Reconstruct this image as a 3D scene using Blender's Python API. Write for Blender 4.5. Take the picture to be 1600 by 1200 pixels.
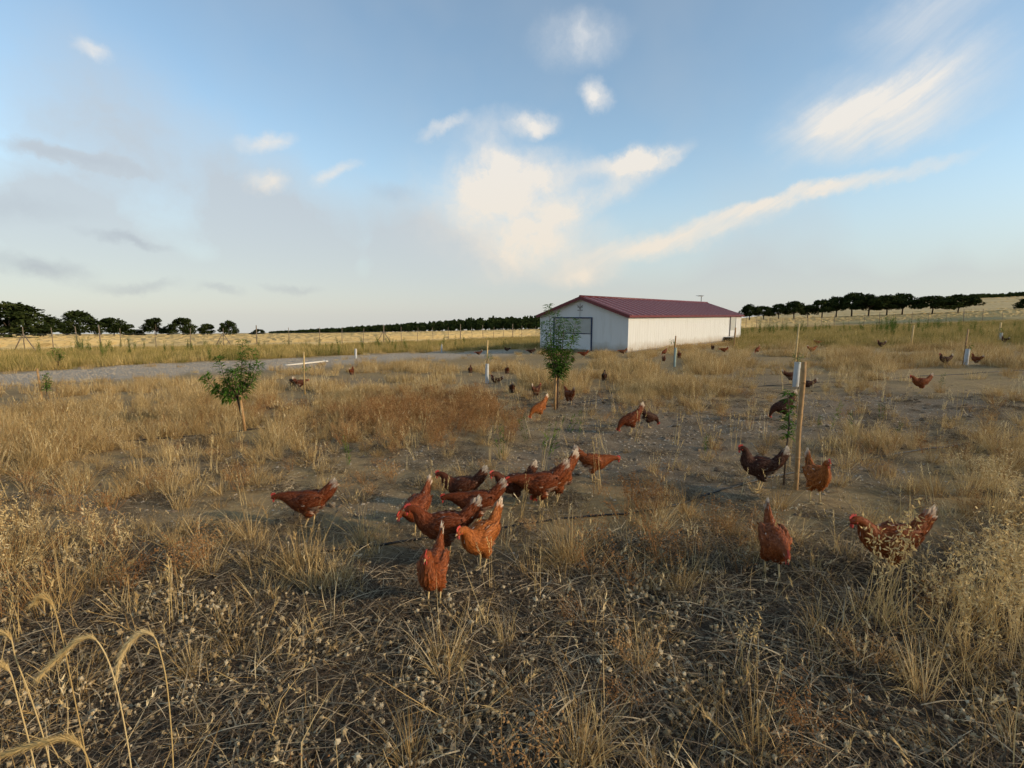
import bpy, bmesh, math, random
import numpy as np
from mathutils import Vector, Matrix, noise as mnoise

R = math.radians
scene = bpy.context.scene
for o in list(bpy.data.objects):
    bpy.data.objects.remove(o)
COL = scene.collection

# ------------------------------------------------------------------ camera
EYE = 1.45
PITCH = R(7.7)
FPX = 800.0                                  # focal length in pixels of a 1600 wide picture
cam_d = bpy.data.cameras.new('camera')
cam_d.sensor_width = 36.0
cam_d.lens = 36.0 * FPX / 1600.0
cam_d.clip_start = 0.05
cam_d.clip_end = 6000
cam = bpy.data.objects.new('camera', cam_d)
cam.location = (0, 0, EYE)
cam.rotation_euler = (math.pi / 2 - PITCH, 0, 0)
COL.objects.link(cam)
scene.camera = cam

# ------------------------------------------------------------------ light
SUN_AZ = R(108)                               # clockwise from +Y (straight ahead)
SUN_EL = R(18)
sun_d = bpy.data.lights.new('sun', 'SUN')
sun_d.energy = 3.2
sun_d.angle = R(2)
sun_d.color = (1.0, 0.79, 0.52)
sun = bpy.data.objects.new('sun', sun_d)
sdir = Vector((math.sin(SUN_AZ) * math.cos(SUN_EL), math.cos(SUN_AZ) * math.cos(SUN_EL), math.sin(SUN_EL)))
sun.rotation_euler = (-sdir).to_track_quat('-Z', 'Y').to_euler()
sun.location = sdir * 50
COL.objects.link(sun)

world_sampling = 512
cy = scene.cycles
cy.max_bounces = 4
cy.diffuse_bounces = 2
cy.glossy_bounces = 2
cy.transmission_bounces = 2
cy.caustics_reflective = False
cy.caustics_refractive = False
cy.use_adaptive_sampling = True
cy.adaptive_threshold = 0.04
vs = scene.view_settings
vs.view_transform = 'Standard'
vs.look = 'None'
vs.gamma = 1.0
vs.use_curve_mapping = False
vs.exposure = 0.30


def ray_dir(px, py):
    """world direction through a point of the 1600x1200 picture"""
    cx, cy, cz = (px - 800) / FPX, -(py - 600) / FPX, -1.0
    c, s = math.cos(math.pi / 2 - PITCH), math.sin(math.pi / 2 - PITCH)
    return Vector((cx, cy * c - cz * s, cy * s + cz * c))


def project(x, y, z):
    c, s = math.cos(PITCH), math.sin(PITCH)
    dz = z - EYE
    depth = y * c - dz * s
    up = dz * c + y * s
    return 800 + FPX * x / depth, 600 - FPX * up / depth


def azel(px, py):
    d = ray_dir(px, py).normalized()
    return math.atan2(d.x, d.y), math.asin(d.z)


# ------------------------------------------------------------------ sky
world = bpy.data.worlds.new('World')
scene.world = world
world.use_nodes = True
world.cycles.sampling_method = 'MANUAL'
world.cycles.sample_map_resolution = world_sampling
wt = world.node_tree
wt.nodes.clear()
wl = wt.links


def wn(t, **kw):
    n = wt.nodes.new(t)
    for k, v in kw.items():
        setattr(n, k, v)
    return n


def wmath(op, a, b=None, c=None, clamp=False):
    n = wn('ShaderNodeMath', operation=op)
    n.use_clamp = clamp
    for i, v in enumerate((a, b, c)):
        if v is None:
            continue
        if isinstance(v, (int, float)):
            n.inputs[i].default_value = v
        else:
            wl.new(v, n.inputs[i])
    return n.outputs[0]


sky = wn('ShaderNodeTexSky', sky_type='NISHITA')
sky.sun_disc = False
sky.sun_elevation = SUN_EL
sky.sun_rotation = SUN_AZ
sky.altitude = 700
sky.air_density = 1.0
sky.dust_density = 0.7
sky.ozone_density = 0.0
tc = wn('ShaderNodeTexCoord')
sep = wn('ShaderNodeSeparateXYZ')
wl.new(tc.outputs['Generated'], sep.inputs[0])
az = wmath('ARCTAN2', sep.outputs[0], sep.outputs[1])
el = wmath('ARCSINE', sep.outputs[2])
comb = wn('ShaderNodeCombineXYZ')
wl.new(az, comb.inputs[0])
wl.new(el, comb.inputs[1])
# soft turbulence that frays every cloud
nz = wn('ShaderNodeTexNoise')
nz.inputs['Scale'].default_value = 7.0
nz.inputs['Detail'].default_value = 6.0
nz.inputs['Roughness'].default_value = 0.66
wl.new(comb.outputs[0], nz.inputs['Vector'])
sub = wn('ShaderNodeVectorMath', operation='SUBTRACT')
wl.new(nz.outputs['Color'], sub.inputs[0])
sub.inputs[1].default_value = (0.5, 0.5, 0.5)
scl = wn('ShaderNodeVectorMath', operation='SCALE')
wl.new(sub.outputs[0], scl.inputs[0])
scl.inputs['Scale'].default_value = 0.085
warp = wn('ShaderNodeVectorMath', operation='ADD')
wl.new(comb.outputs[0], warp.inputs[0])
wl.new(scl.outputs[0], warp.inputs[1])


# fine fibres drawn out along the wind, shared by all the clouds
fmap = wn('ShaderNodeMapping')
fmap.inputs['Rotation'].default_value = (0, 0, -R(30))
fw = wn('ShaderNodeMix', data_type='VECTOR')
fw.inputs['Factor'].default_value = 0.3
wl.new(comb.outputs[0], fw.inputs[4])
wl.new(warp.outputs[0], fw.inputs[5])
wl.new(fw.outputs[1], fmap.inputs['Vector'])
fmap2 = wn('ShaderNodeMapping')
fmap2.inputs['Scale'].default_value = (4.5, 42.0, 1)
wl.new(fmap.outputs[0], fmap2.inputs['Vector'])
fnz = wn('ShaderNodeTexNoise')
fnz.inputs['Scale'].default_value = 1.0
fnz.inputs['Detail'].default_value = 4.0
fnz.inputs['Roughness'].default_value = 0.6
wl.new(fmap2.outputs[0], fnz.inputs['Vector'])
FIB = fnz.outputs['Fac']
pnz = wn('ShaderNodeTexNoise')
pnz.inputs['Scale'].default_value = 17.0
pnz.inputs['Detail'].default_value = 6.0
pnz.inputs['Roughness'].default_value = 0.6
wl.new(warp.outputs[0], pnz.inputs['Vector'])
PUF = pnz.outputs['Fac']


def cloud(p0, p1, width_px, strength, soft=0.15):
    """a streak of cloud between two directions; returns its density socket"""
    a0, e0 = azel(*p0)
    a1, e1 = azel(*p1)
    cx, cy = (a0 + a1) / 2, (e0 + e1) / 2
    L = math.hypot(a1 - a0, e1 - e0) / 2
    W = width_px / FPX * 0.85 / 2
    mp = wn('ShaderNodeMapping', vector_type='TEXTURE')
    mp.inputs['Location'].default_value = (cx, cy, 0)
    mp.inputs['Rotation'].default_value = (0, 0, math.atan2(e1 - e0, a1 - a0))
    mp.inputs['Scale'].default_value = (L, W, 100)
    wl.new(warp.outputs[0], mp.inputs['Vector'])
    ln = wn('ShaderNodeVectorMath', operation='LENGTH')
    wl.new(mp.outputs[0], ln.inputs[0])
    mr = wn('ShaderNodeMapRange', interpolation_type='SMOOTHSTEP')
    mr.inputs['From Min'].default_value = 1.0
    mr.inputs['From Max'].default_value = soft
    mr.inputs['To Max'].default_value = strength
    wl.new(ln.outputs['Value'], mr.inputs['Value'])
    return mr.outputs[0]


def wsum(l):
    s = l[0]
    for k in l[1:]:
        s = wmath('ADD', s, k)
    return s


def modulate(d, tex, lo, hi, keep):
    """break a density up with a texture; keep = what is left in the thinnest places"""
    m3 = wn('ShaderNodeMapRange')
    m3.inputs['From Min'].default_value = lo
    m3.inputs['From Max'].default_value = hi
    m3.inputs['To Min'].default_value = keep
    m3.inputs['To Max'].default_value = 1.0
    wl.new(tex, m3.inputs['Value'])
    return wmath('MULTIPLY', d, m3.outputs[0])


puffs = [
    cloud((630, 350), (940, 285), 230, 0.72, 0.0),
    cloud((680, 235), (880, 330), 150, 0.4, 0.0),
    cloud((930, 262), (1098, 226), 44, 0.8, 0.0),
    cloud((700, 440), (960, 330), 120, 0.55, 0.0),
    cloud((700, 300), (960, 250), 130, 0.6, 0.0),
    cloud((690, 420), (1110, 212), 76, 0.75, 0.0),
    cloud((870, 275), (1100, 222), 62, 0.9, 0.0),
    cloud((700, 225), (830, 330), 150, 0.55, 0.0),
    cloud((660, 215), (900, 180), 70, 0.35, 0.0),
    cloud((720, 430), (1010, 360), 110, 0.5, 0.0),
    cloud((820, 440), (1000, 420), 50, 0.7, 0.0),
    cloud((780, 205), (885, 186), 50, 0.7, 0.0),
    cloud((894, 132), (970, 156), 66, 0.95, 0.0),
    cloud((350, 220), (480, 214), 46, 0.85, 0.0),
    cloud((376, 272), (466, 295), 48, 0.9, 0.0),
    cloud((480, 302), (578, 248), 36, 0.7, 0.0),
    cloud((640, 212), (750, 176), 34, 0.55, 0.0),
    cloud((96, 56), (190, 90), 34, 0.75, 0.0),
    cloud((810, 70), (1010, 40), 90, 0.5, 0.0),
    cloud((560, 330), (860, 300), 260, 0.22, 0.0),
]
streaks = [
    cloud((800, 440), (1345, 286), 62, 1.0, 0.0),
    cloud((1040, 360), (1600, 210), 36, 0.9, 0.0),
    cloud((1170, 245), (1600, 36), 64, 0.8, 0.0),
    cloud((1150, 250), (1700, 10), 170, 0.55, 0.0),
    cloud((1180, 262), (1640, 110), 90, 0.35, 0.0),
    cloud((1270, 80), (1680, -70), 90, 0.4, 0.0),
]
grey = [
    cloud((-100, 10), (330, 300), 300, 0.7, 0.0),
    cloud((130, 130), (580, 420), 260, 0.7, 0.0),
    cloud((-250, 230), (320, 390), 190, 0.6, 0.0),
    cloud((-60, 190), (260, 284), 34, 0.5, 0.0),
    cloud((480, 310), (840, 440), 220, 0.6, 0.0),
]
white_d = wmath('ADD', modulate(wsum(puffs), PUF, 0.32, 0.62, 0.40), modulate(wsum(streaks), FIB, 0.30, 0.66, 0.40))
dusk = [
    cloud((90, 350), (300, 392), 26, 0.8, 0.0),
    cloud((-90, 398), (190, 428), 46, 0.95, 0.0),
    cloud((-60, 190), (260, 284), 30, 0.35, 0.0),
    cloud((110, 438), (310, 448), 26, 0.65, 0.0),
    cloud((290, 450), (390, 457), 24, 0.6, 0.0),
    cloud((380, 438), (530, 448), 22, 0.6, 0.0),
    cloud((570, 296), (658, 314), 50, 0.5, 0.0),
    cloud((-300, 300), (200, 330), 60, 0.4, 0.0),
]
dusk_d = wmath('MULTIPLY', modulate(wsum(dusk), PUF, 0.3, 0.7, 0.6), 0.55)
grey_d = modulate(wsum(grey), PUF, 0.3, 0.7, 0.7)

# thin high cloud over the whole dome, also where the camera does not look
hn = wn('ShaderNodeTexNoise')
hn.inputs['Scale'].default_value = 2.6
hn.inputs['Detail'].default_value = 4
hn.inputs['Roughness'].default_value = 0.6
wl.new(tc.outputs['Generated'], hn.inputs['Vector'])
hm = wn('ShaderNodeMapRange')
hm.inputs['From Min'].default_value = 0.45
hm.inputs['From Max'].default_value = 0.75
hm.inputs['To Min'].default_value = 0.10
hm.inputs['To Max'].default_value = 0.30
wl.new(hn.outputs['Fac'], hm.inputs['Value'])

mix_g = wn('ShaderNodeMix', data_type='RGBA')
gsum = wmath('ADD', grey_d, hm.outputs[0])
# dusty veil low over the plain, all round the horizon
vr = wn('ShaderNodeMapRange', interpolation_type='SMOOTHSTEP')
vr.inputs['From Min'].default_value = 0.30
vr.inputs['From Max'].default_value = -0.02
vr.inputs['To Max'].default_value = 0.85
wl.new(el, vr.inputs['Value'])
gsum = wmath('ADD', gsum, vr.outputs[0])
gd = wmath('MINIMUM', gsum, 0.85)
wl.new(gd, mix_g.inputs['Factor'])
air = wn('ShaderNodeMix', data_type='RGBA', blend_type='MULTIPLY')
air.inputs['Factor'].default_value = 1.0
air.inputs['B'].default_value = (1.05, 1.20, 1.22, 1)
wl.new(sky.outputs[0], air.inputs['A'])
wl.new(air.outputs['Result'], mix_g.inputs['A'])
gcol = wn('ShaderNodeMix', data_type='RGBA')
gcol.inputs['A'].default_value = (3.1, 3.3, 3.5, 1)
gcol.inputs['B'].default_value = (3.12, 3.12, 3.2, 1)
wl.new(vr.outputs[0], gcol.inputs['Factor'])
wl.new(gcol.outputs['Result'], mix_g.inputs['B'])
mix_w = wn('ShaderNodeMix', data_type='RGBA')
wd = wmath('MINIMUM', wmath('MULTIPLY', white_d, 1.2), 0.95)
wl.new(wd, mix_w.inputs['Factor'])
mix_d = wn('ShaderNodeMix', data_type='RGBA')
wl.new(wmath('MINIMUM', dusk_d, 0.85), mix_d.inputs['Factor'])
wl.new(mix_g.outputs['Result'], mix_d.inputs['A'])
mix_d.inputs['B'].default_value = (1.95, 2.1, 2.5, 1)
wl.new(mix_d.outputs['Result'], mix_w.inputs['A'])
# clouds take a warmer light low over the horizon
wr = wn('ShaderNodeMapRange')
wr.inputs['From Min'].default_value = 0.06
wr.inputs['From Max'].default_value = 0.45
wl.new(el, wr.inputs['Value'])
wc = wn('ShaderNodeMix', data_type='RGBA')
wl.new(wr.outputs[0], wc.inputs['Factor'])
wc.inputs['A'].default_value = (5.0, 4.45, 3.7, 1)
wc.inputs['B'].default_value = (5.1, 5.0, 4.85, 1)
wl.new(wc.outputs['Result'], mix_w.inputs['B'])
bg = wn('ShaderNodeBackground')
bg.inputs['Strength'].default_value = 0.142
wl.new(mix_w.outputs['Result'], bg.inputs['Color'])
wo = wn('ShaderNodeOutputWorld')
wl.new(bg.outputs[0], wo.inputs['Surface'])


# ------------------------------------------------------------------ helpers
def sstep(a, b, v):
    t = min(1.0, max(0.0, (v - a) / (b - a)))
    return t * t * (3 - 2 * t)


def terrain_base(x, y):
    r = math.hypot(x, y)
    yy = max(y, 0.001)
    u = max(-1.6, min(1.6, x / max(yy, 0.6 * r, 0.001)))
    s = 0.027 - 0.0211 * u - 0.0124 * u * u
    z = -s * (y if y > 0 else 0.3 * y)
    if y > 40:
        z += sstep(50, 150, y) * sstep(0.2, 0.5, u) * 0.010 * y
        z += sstep(170, 420, y) * sstep(0.4, 0.7, u) * 9.0
    return z


def terrain(x, y):
    z = terrain_base(x, y)
    r = math.hypot(x, y)
    if r < 60:
        k = 1 - sstep(30, 60, r)
        z += k * 0.05 * mnoise.noise(Vector((x * 0.55, y * 0.55, 1.7)))
        if r < 25:
            k2 = 1 - sstep(12, 25, r)
            z += k2 * 0.022 * mnoise.noise(Vector((x * 2.3, y * 2.3, 5.1)))
            z += k2 * 0.010 * mnoise.noise(Vector((x * 6.5, y * 6.5, 9.4)))
    return z


def ground_at(px, py):
    """point of the ground seen at a pixel of the photograph"""
    d = ray_dir(px, py)
    if d.z > -0.002:
        d.z = -0.002
    t0, t1 = 0.2, None
    t = 0.5
    while t < 2000:
        p = d * t
        if EYE + p.z <= terrain(p.x, p.y):
            t1 = t
            break
        t0 = t
        t *= 1.06
    if t1 is None:
        p = d * 400
        return Vector((p.x, p.y, terrain(p.x, p.y)))
    for _ in range(18):
        tm = (t0 + t1) / 2
        p = d * tm
        if EYE + p.z <= terrain(p.x, p.y):
            t1 = tm
        else:
            t0 = tm
    p = d * t1
    return Vector((p.x, p.y, terrain(p.x, p.y)))


def at_depth(px, depth):
    x = (px - 800) / FPX * depth
    return Vector((x, depth, terrain(x, depth)))


class MB:
    """collects geometry for one mesh"""

    def __init__(self):
        self.v, self.f, self.c, self.m = [], [], [], []

    def add(self, vs_, fs_, col=0.5, mat=0):
        b = len(self.v)
        self.v.extend([tuple(p) for p in vs_])
        self.f.extend([tuple(i + b for i in f) for f in fs_])
        if isinstance(col, (list, tuple, np.ndarray)):
            self.c.extend(col)
        else:
            self.c.extend([col] * len(vs_))
        self.m.extend([mat] * len(fs_))

    def box(self, c, s, col=0.5, rot=None, mat=0):
        hx, hy, hz = s[0] / 2, s[1] / 2, s[2] / 2
        p = [Vector((sx * hx, sy * hy, sz * hz)) for sz in (-1, 1) for sx, sy in ((-1, -1), (1, -1), (1, 1), (-1, 1))]
        if rot is not None:
            p = [rot @ q for q in p]
        c = Vector(c)
        self.add([q + c for q in p], [(3, 2, 1, 0), (4, 5, 6, 7), (0, 1, 5, 4), (1, 2, 6, 5), (2, 3, 7, 6), (3, 0, 4, 7)], col, mat)

    def tube(self, pts, rad, n=6, col=0.5, cap=True, mat=0):
        pts = [Vector(p) for p in pts]
        if isinstance(rad, (int, float)):
            rad = [rad] * len(pts)
        vs_, fs_ = [], []
        ref = None
        for i, p in enumerate(pts):
            t = (pts[min(i + 1, len(pts) - 1)] - pts[max(i - 1, 0)])
            if t.length < 1e-9:
                t = Vector((0, 0, 1))
            t.normalize()
            if ref is None:
                ref = Vector((1, 0, 0)) if abs(t.x) < 0.8 else Vector((0, 1, 0))
            a = (ref - t * ref.dot(t)).normalized()
            ref = a
            b = t.cross(a)
            for k in range(n):
                an = 2 * math.pi * k / n
                vs_.append(p + (a * math.cos(an) + b * math.sin(an)) * rad[i])
        for i in range(len(pts) - 1):
            for k in range(n):
                k2 = (k + 1) % n
                fs_.append((i * n + k, i * n + k2, (i + 1) * n + k2, (i + 1) * n + k))
        if cap:
            fs_.append(tuple(reversed(range(n))))
            fs_.append(tuple((len(pts) - 1) * n + k for k in range(n)))
        self.add(vs_, fs_, col, mat)

    def blade(self, base, d, length, width, droop, side, col, segs=4, kink=None):
        """a tapering, drooping strip"""
        p = Vector(base)
        d = Vector(d).normalized()
        vs_, fs_ = [], []
        st = length / segs
        for i in range(segs + 1):
            w = width * (1 - (i / segs) ** 1.6) * 0.5 + width * 0.04
            vs_ += [p - side * w, p + side * w]
            p = p + d * st
            d = (d + Vector((0, 0, -droop / segs))).normalized()
            if kink and i == kink[0]:
                d = (d + kink[1]).normalized()
        for i in range(segs):
            fs_.append((2 * i, 2 * i + 1, 2 * i + 3, 2 * i + 2))
        self.add(vs_, fs_, col)
        return p

    def mesh(self, name, mats, smooth=False):
        me = bpy.data.meshes.new(name)
        me.from_pydata(self.v, [], self.f)
        if not isinstance(mats, (list, tuple)):
            mats = [mats]
        for m in mats:
            me.materials.append(m)
        if len(mats) > 1:
            me.polygons.foreach_set('material_index', self.m)
        at = me.attributes.new('tone', 'FLOAT', 'POINT')
        at.data.foreach_set('value', np.array(self.c, dtype=np.float32))
        if smooth:
            me.polygons.foreach_set('use_smooth', [True] * len(me.polygons))
        me.update()
        return me

    def build(self, name, mats, parent=None, smooth=False):
        return link(name, self.mesh(name, mats, smooth), parent)


def link(name, me, parent=None):
    o = bpy.data.objects.new(name, me)
    COL.objects.link(o)
    if parent is not None:
        o.parent = parent
    return o


def tag(o, label=None, cat=None, group=None, kind=None):
    if label:
        o['label'] = label
    if cat:
        o['category'] = cat
    if group:
        o['group'] = group
    if kind:
        o['kind'] = kind
    return o


def empty(name, loc, rz=0.0):
    o = bpy.data.objects.new(name, None)
    o.empty_display_size = 0.2
    COL.objects.link(o)
    o.location = loc
    o.rotation_euler = (0, 0, rz)
    return o


# ------------------------------------------------------------------ materials
def new_mat(name):
    m = bpy.data.materials.new(name)
    m.use_nodes = True
    nt = m.node_tree
    nt.nodes.clear()
    return m, nt


def nd(nt, t, **kw):
    n = nt.nodes.new(t)
    for k, v in kw.items():
        setattr(n, k, v)
    return n


def ramp(nt, fac, stops):
    r = nd(nt, 'ShaderNodeValToRGB')
    e = r.color_ramp.elements
    while len(e) < len(stops):
        e.new(0.5)
    for i, (p, c) in enumerate(stops):
        e[i].position = p
        e[i].color = (c[0], c[1], c[2], 1)
    nt.links.new(fac, r.inputs[0])
    return r.outputs[0]


def noise_tex(nt, scale, detail=4, rough=0.55, vec=None):
    n = nd(nt, 'ShaderNodeTexNoise')
    n.inputs['Scale'].default_value = scale
    n.inputs['Detail'].default_value = detail
    n.inputs['Roughness'].default_value = rough
    if vec is not None:
        nt.links.new(vec, n.inputs['Vector'])
    return n.outputs['Fac']


def mixc(nt, fac, a, b, blend='MIX'):
    m = nd(nt, 'ShaderNodeMix', data_type='RGBA', blend_type=blend)
    for s, v in (('Factor', fac), ('A', a), ('B', b)):
        if isinstance(v, (int, float)):
            m.inputs[s].default_value = v
        elif isinstance(v, tuple):
            m.inputs[s].default_value = (v[0], v[1], v[2], 1)
        else:
            nt.links.new(v, m.inputs[s])
    return m.outputs['Result']


def plain(name, col, rough=0.7, var=0.25, scale=8.0, metal=0.0, bump=0.0, spec=0.3):
    """a surface with a little mottling"""
    m, nt = new_mat(name)
    tcn = nd(nt, 'ShaderNodeTexCoord')
    f = noise_tex(nt, scale, 5, 0.6, tcn.outputs['Object'])
    c = ramp(nt, f, [(0.25, [k * (1 - var) for k in col]), (0.75, [min(1, k * (1 + var)) for k in col])])
    b = nd(nt, 'ShaderNodeBsdfPrincipled')
    b.inputs['Roughness'].default_value = rough
    b.inputs['Metallic'].default_value = metal
    b.inputs['Specular IOR Level'].default_value = spec
    nt.links.new(c, b.inputs['Base Color'])
    if bump:
        bn = nd(nt, 'ShaderNodeBump')
        bn.inputs['Strength'].default_value = 0.6
        bn.inputs['Distance'].default_value = bump
        nt.links.new(f, bn.inputs['Height'])
        nt.links.new(bn.outputs[0], b.inputs['Normal'])
    o = nd(nt, 'ShaderNodeOutputMaterial')
    nt.links.new(b.outputs[0], o.inputs[0])
    return m


def straw(name, stops, trans=0.25, inst_w=0.6):
    """dry stalks: hue differs from stalk to stalk and from plant to plant"""
    m, nt = new_mat(name)
    a = nd(nt, 'ShaderNodeAttribute', attribute_name='tone')
    oi = nd(nt, 'ShaderNodeObjectInfo')
    m1 = nd(nt, 'ShaderNodeMath', operation='MULTIPLY')
    nt.links.new(oi.outputs['Random'], m1.inputs[0])
    m1.inputs[1].default_value = inst_w
    m2 = nd(nt, 'ShaderNodeMath', operation='MULTIPLY_ADD')
    nt.links.new(a.outputs['Fac'], m2.inputs[0])
    m2.inputs[1].default_value = 1 - inst_w
    nt.links.new(m1.outputs[0], m2.inputs[2])
    c = ramp(nt, m2.outputs[0], stops)
    d = nd(nt, 'ShaderNodeBsdfDiffuse')
    t = nd(nt, 'ShaderNodeBsdfTranslucent')
    nt.links.new(c, d.inputs[0])
    nt.links.new(c, t.inputs[0])
    mx = nd(nt, 'ShaderNodeMixShader')
    mx.inputs[0].default_value = trans
    nt.links.new(d.outputs[0], mx.inputs[1])
    nt.links.new(t.outputs[0], mx.inputs[2])
    o = nd(nt, 'ShaderNodeOutputMaterial')
    nt.links.new(mx.outputs[0], o.inputs[0])
    return m


M = {}
M['gold'] = straw('dry_golden_grass', [(0.0, (0.19, 0.105, 0.04)), (0.35, (0.39, 0.255, 0.105)), (0.7, (0.56, 0.405, 0.19)), (1.0, (0.72, 0.58, 0.35))], 0.25, 0.4)
M['pale'] = straw('pale_straw', [(0.0, (0.42, 0.27, 0.10)), (0.5, (0.60, 0.43, 0.19)), (1.0, (0.73, 0.58, 0.33))])
M['brown'] = straw('brown_dead_weed', [(0.0, (0.16, 0.075, 0.03)), (0.5, (0.30, 0.15, 0.06)), (0.8, (0.42, 0.24, 0.10)), (1.0, (0.55, 0.38, 0.18))], 0.1)
M['litter'] = straw('weathered_litter', [(0.0, (0.05, 0.036, 0.026)), (0.35, (0.13, 0.094, 0.062)), (0.7, (0.36, 0.275, 0.17)), (1.0, (0.64, 0.50, 0.31))], 0.05, 0.2)
M['head'] = straw('dry_seed_head', [(0.0, (0.26, 0.17, 0.08)), (0.5, (0.44, 0.33, 0.185)), (1.0, (0.64, 0.53, 0.36))], 0.12)
M['olive'] = straw('olive_field_grass', [(0.0, (0.13, 0.13, 0.035)), (0.35, (0.28, 0.22, 0.07)), (0.7, (0.46, 0.33, 0.125)), (1.0, (0.58, 0.43, 0.19))], 0.2, 0.75)
M['green'] = straw('green_weed', [(0.0, (0.05, 0.085, 0.018)), (0.6, (0.12, 0.16, 0.035)), (1.0, (0.28, 0.26, 0.08))], 0.2)
M['leaf'] = straw('almond_leaf', [(0.0, (0.035, 0.09, 0.014)), (0.6, (0.08, 0.17, 0.026)), (1.0, (0.16, 0.27, 0.045))], 0.3, 0.15)
M['needle'] = straw('pine_needles', [(0.0, (0.016, 0.024, 0.008)), (0.6, (0.034, 0.045, 0.014)), (1.0, (0.07, 0.075, 0.024))], 0.05, 0.2)
M['wheat'] = straw('ripe_wheat', [(0.0, (0.38, 0.265, 0.115)), (0.5, (0.50, 0.37, 0.175)), (1.0, (0.60, 0.47, 0.245))], 0.15, 0.5)
M['bark'] = plain('bark', (0.085, 0.058, 0.04), 0.9, 0.4, 6, bump=0.02)
M['stake'] = plain('weathered_stake_wood', (0.34, 0.20, 0.085), 0.75, 0.4, 14, bump=0.003)
M['cane'] = plain('bamboo_cane', (0.50, 0.34, 0.14), 0.6, 0.25, 14)
M['post'] = plain('grey_fence_post', (0.20, 0.15, 0.105), 0.85, 0.35, 7)
M['wire'] = plain('galvanised_wire', (0.30, 0.29, 0.28), 0.5, 0.1, 4, metal=0.6)
M['tube'] = plain('plastic_tree_guard', (0.44, 0.44, 0.43), 0.5, 0.12, 10)
M['tubeg'] = plain('green_plastic_tree_guard', (0.30, 0.37, 0.33), 0.5, 0.12, 10)
M['hose'] = plain('black_polythene_hose', (0.012, 0.012, 0.013), 0.45, 0.2, 20)
M['white'] = plain('white_coated_panel', (0.57, 0.57, 0.555), 0.5, 0.035, 0.9)
M['whitedoor'] = plain('white_door_panel', (0.56, 0.56, 0.55), 0.5, 0.04, 1.2)
M['maroon'] = plain('maroon_sheet_steel', (0.105, 0.022, 0.022), 0.5, 0.16, 1.2, spec=0.5)
M['rib_sheen'] = plain('roof_rib_painted_sheen', (0.30, 0.12, 0.11), 0.4, 0.12, 3)  # paler maroon: reflections along the roof ribs put into the colour
M['maroon_trim'] = plain('maroon_trim', (0.13, 0.024, 0.026), 0.45, 0.12, 3)
M['blueframe'] = plain('dark_blue_steel_frame', (0.025, 0.04, 0.085), 0.5, 0.15, 5)
M['mesh'] = plain('grey_curtain', (0.36, 0.36, 0.33), 0.8, 0.08, 3)
M['dark'] = plain('near_black', (0.02, 0.018, 0.017), 0.8, 0.3, 5)
M['concrete'] = plain('concrete_footing', (0.22, 0.20, 0.18), 0.9, 0.25, 3)
M['emblem'] = plain('grey_emblem', (0.22, 0.21, 0.20), 0.7, 0.2, 9)
M['stone'] = plain('pale_field_stone', (0.35, 0.29, 0.215), 0.9, 0.35, 25, bump=0.004)
M['plank'] = plain('white_plank', (0.60, 0.55, 0.47), 0.6, 0.1, 5)
M['clod'] = plain('soil_clod', (0.155, 0.11, 0.07), 0.95, 0.35, 18, bump=0.006)


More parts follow.
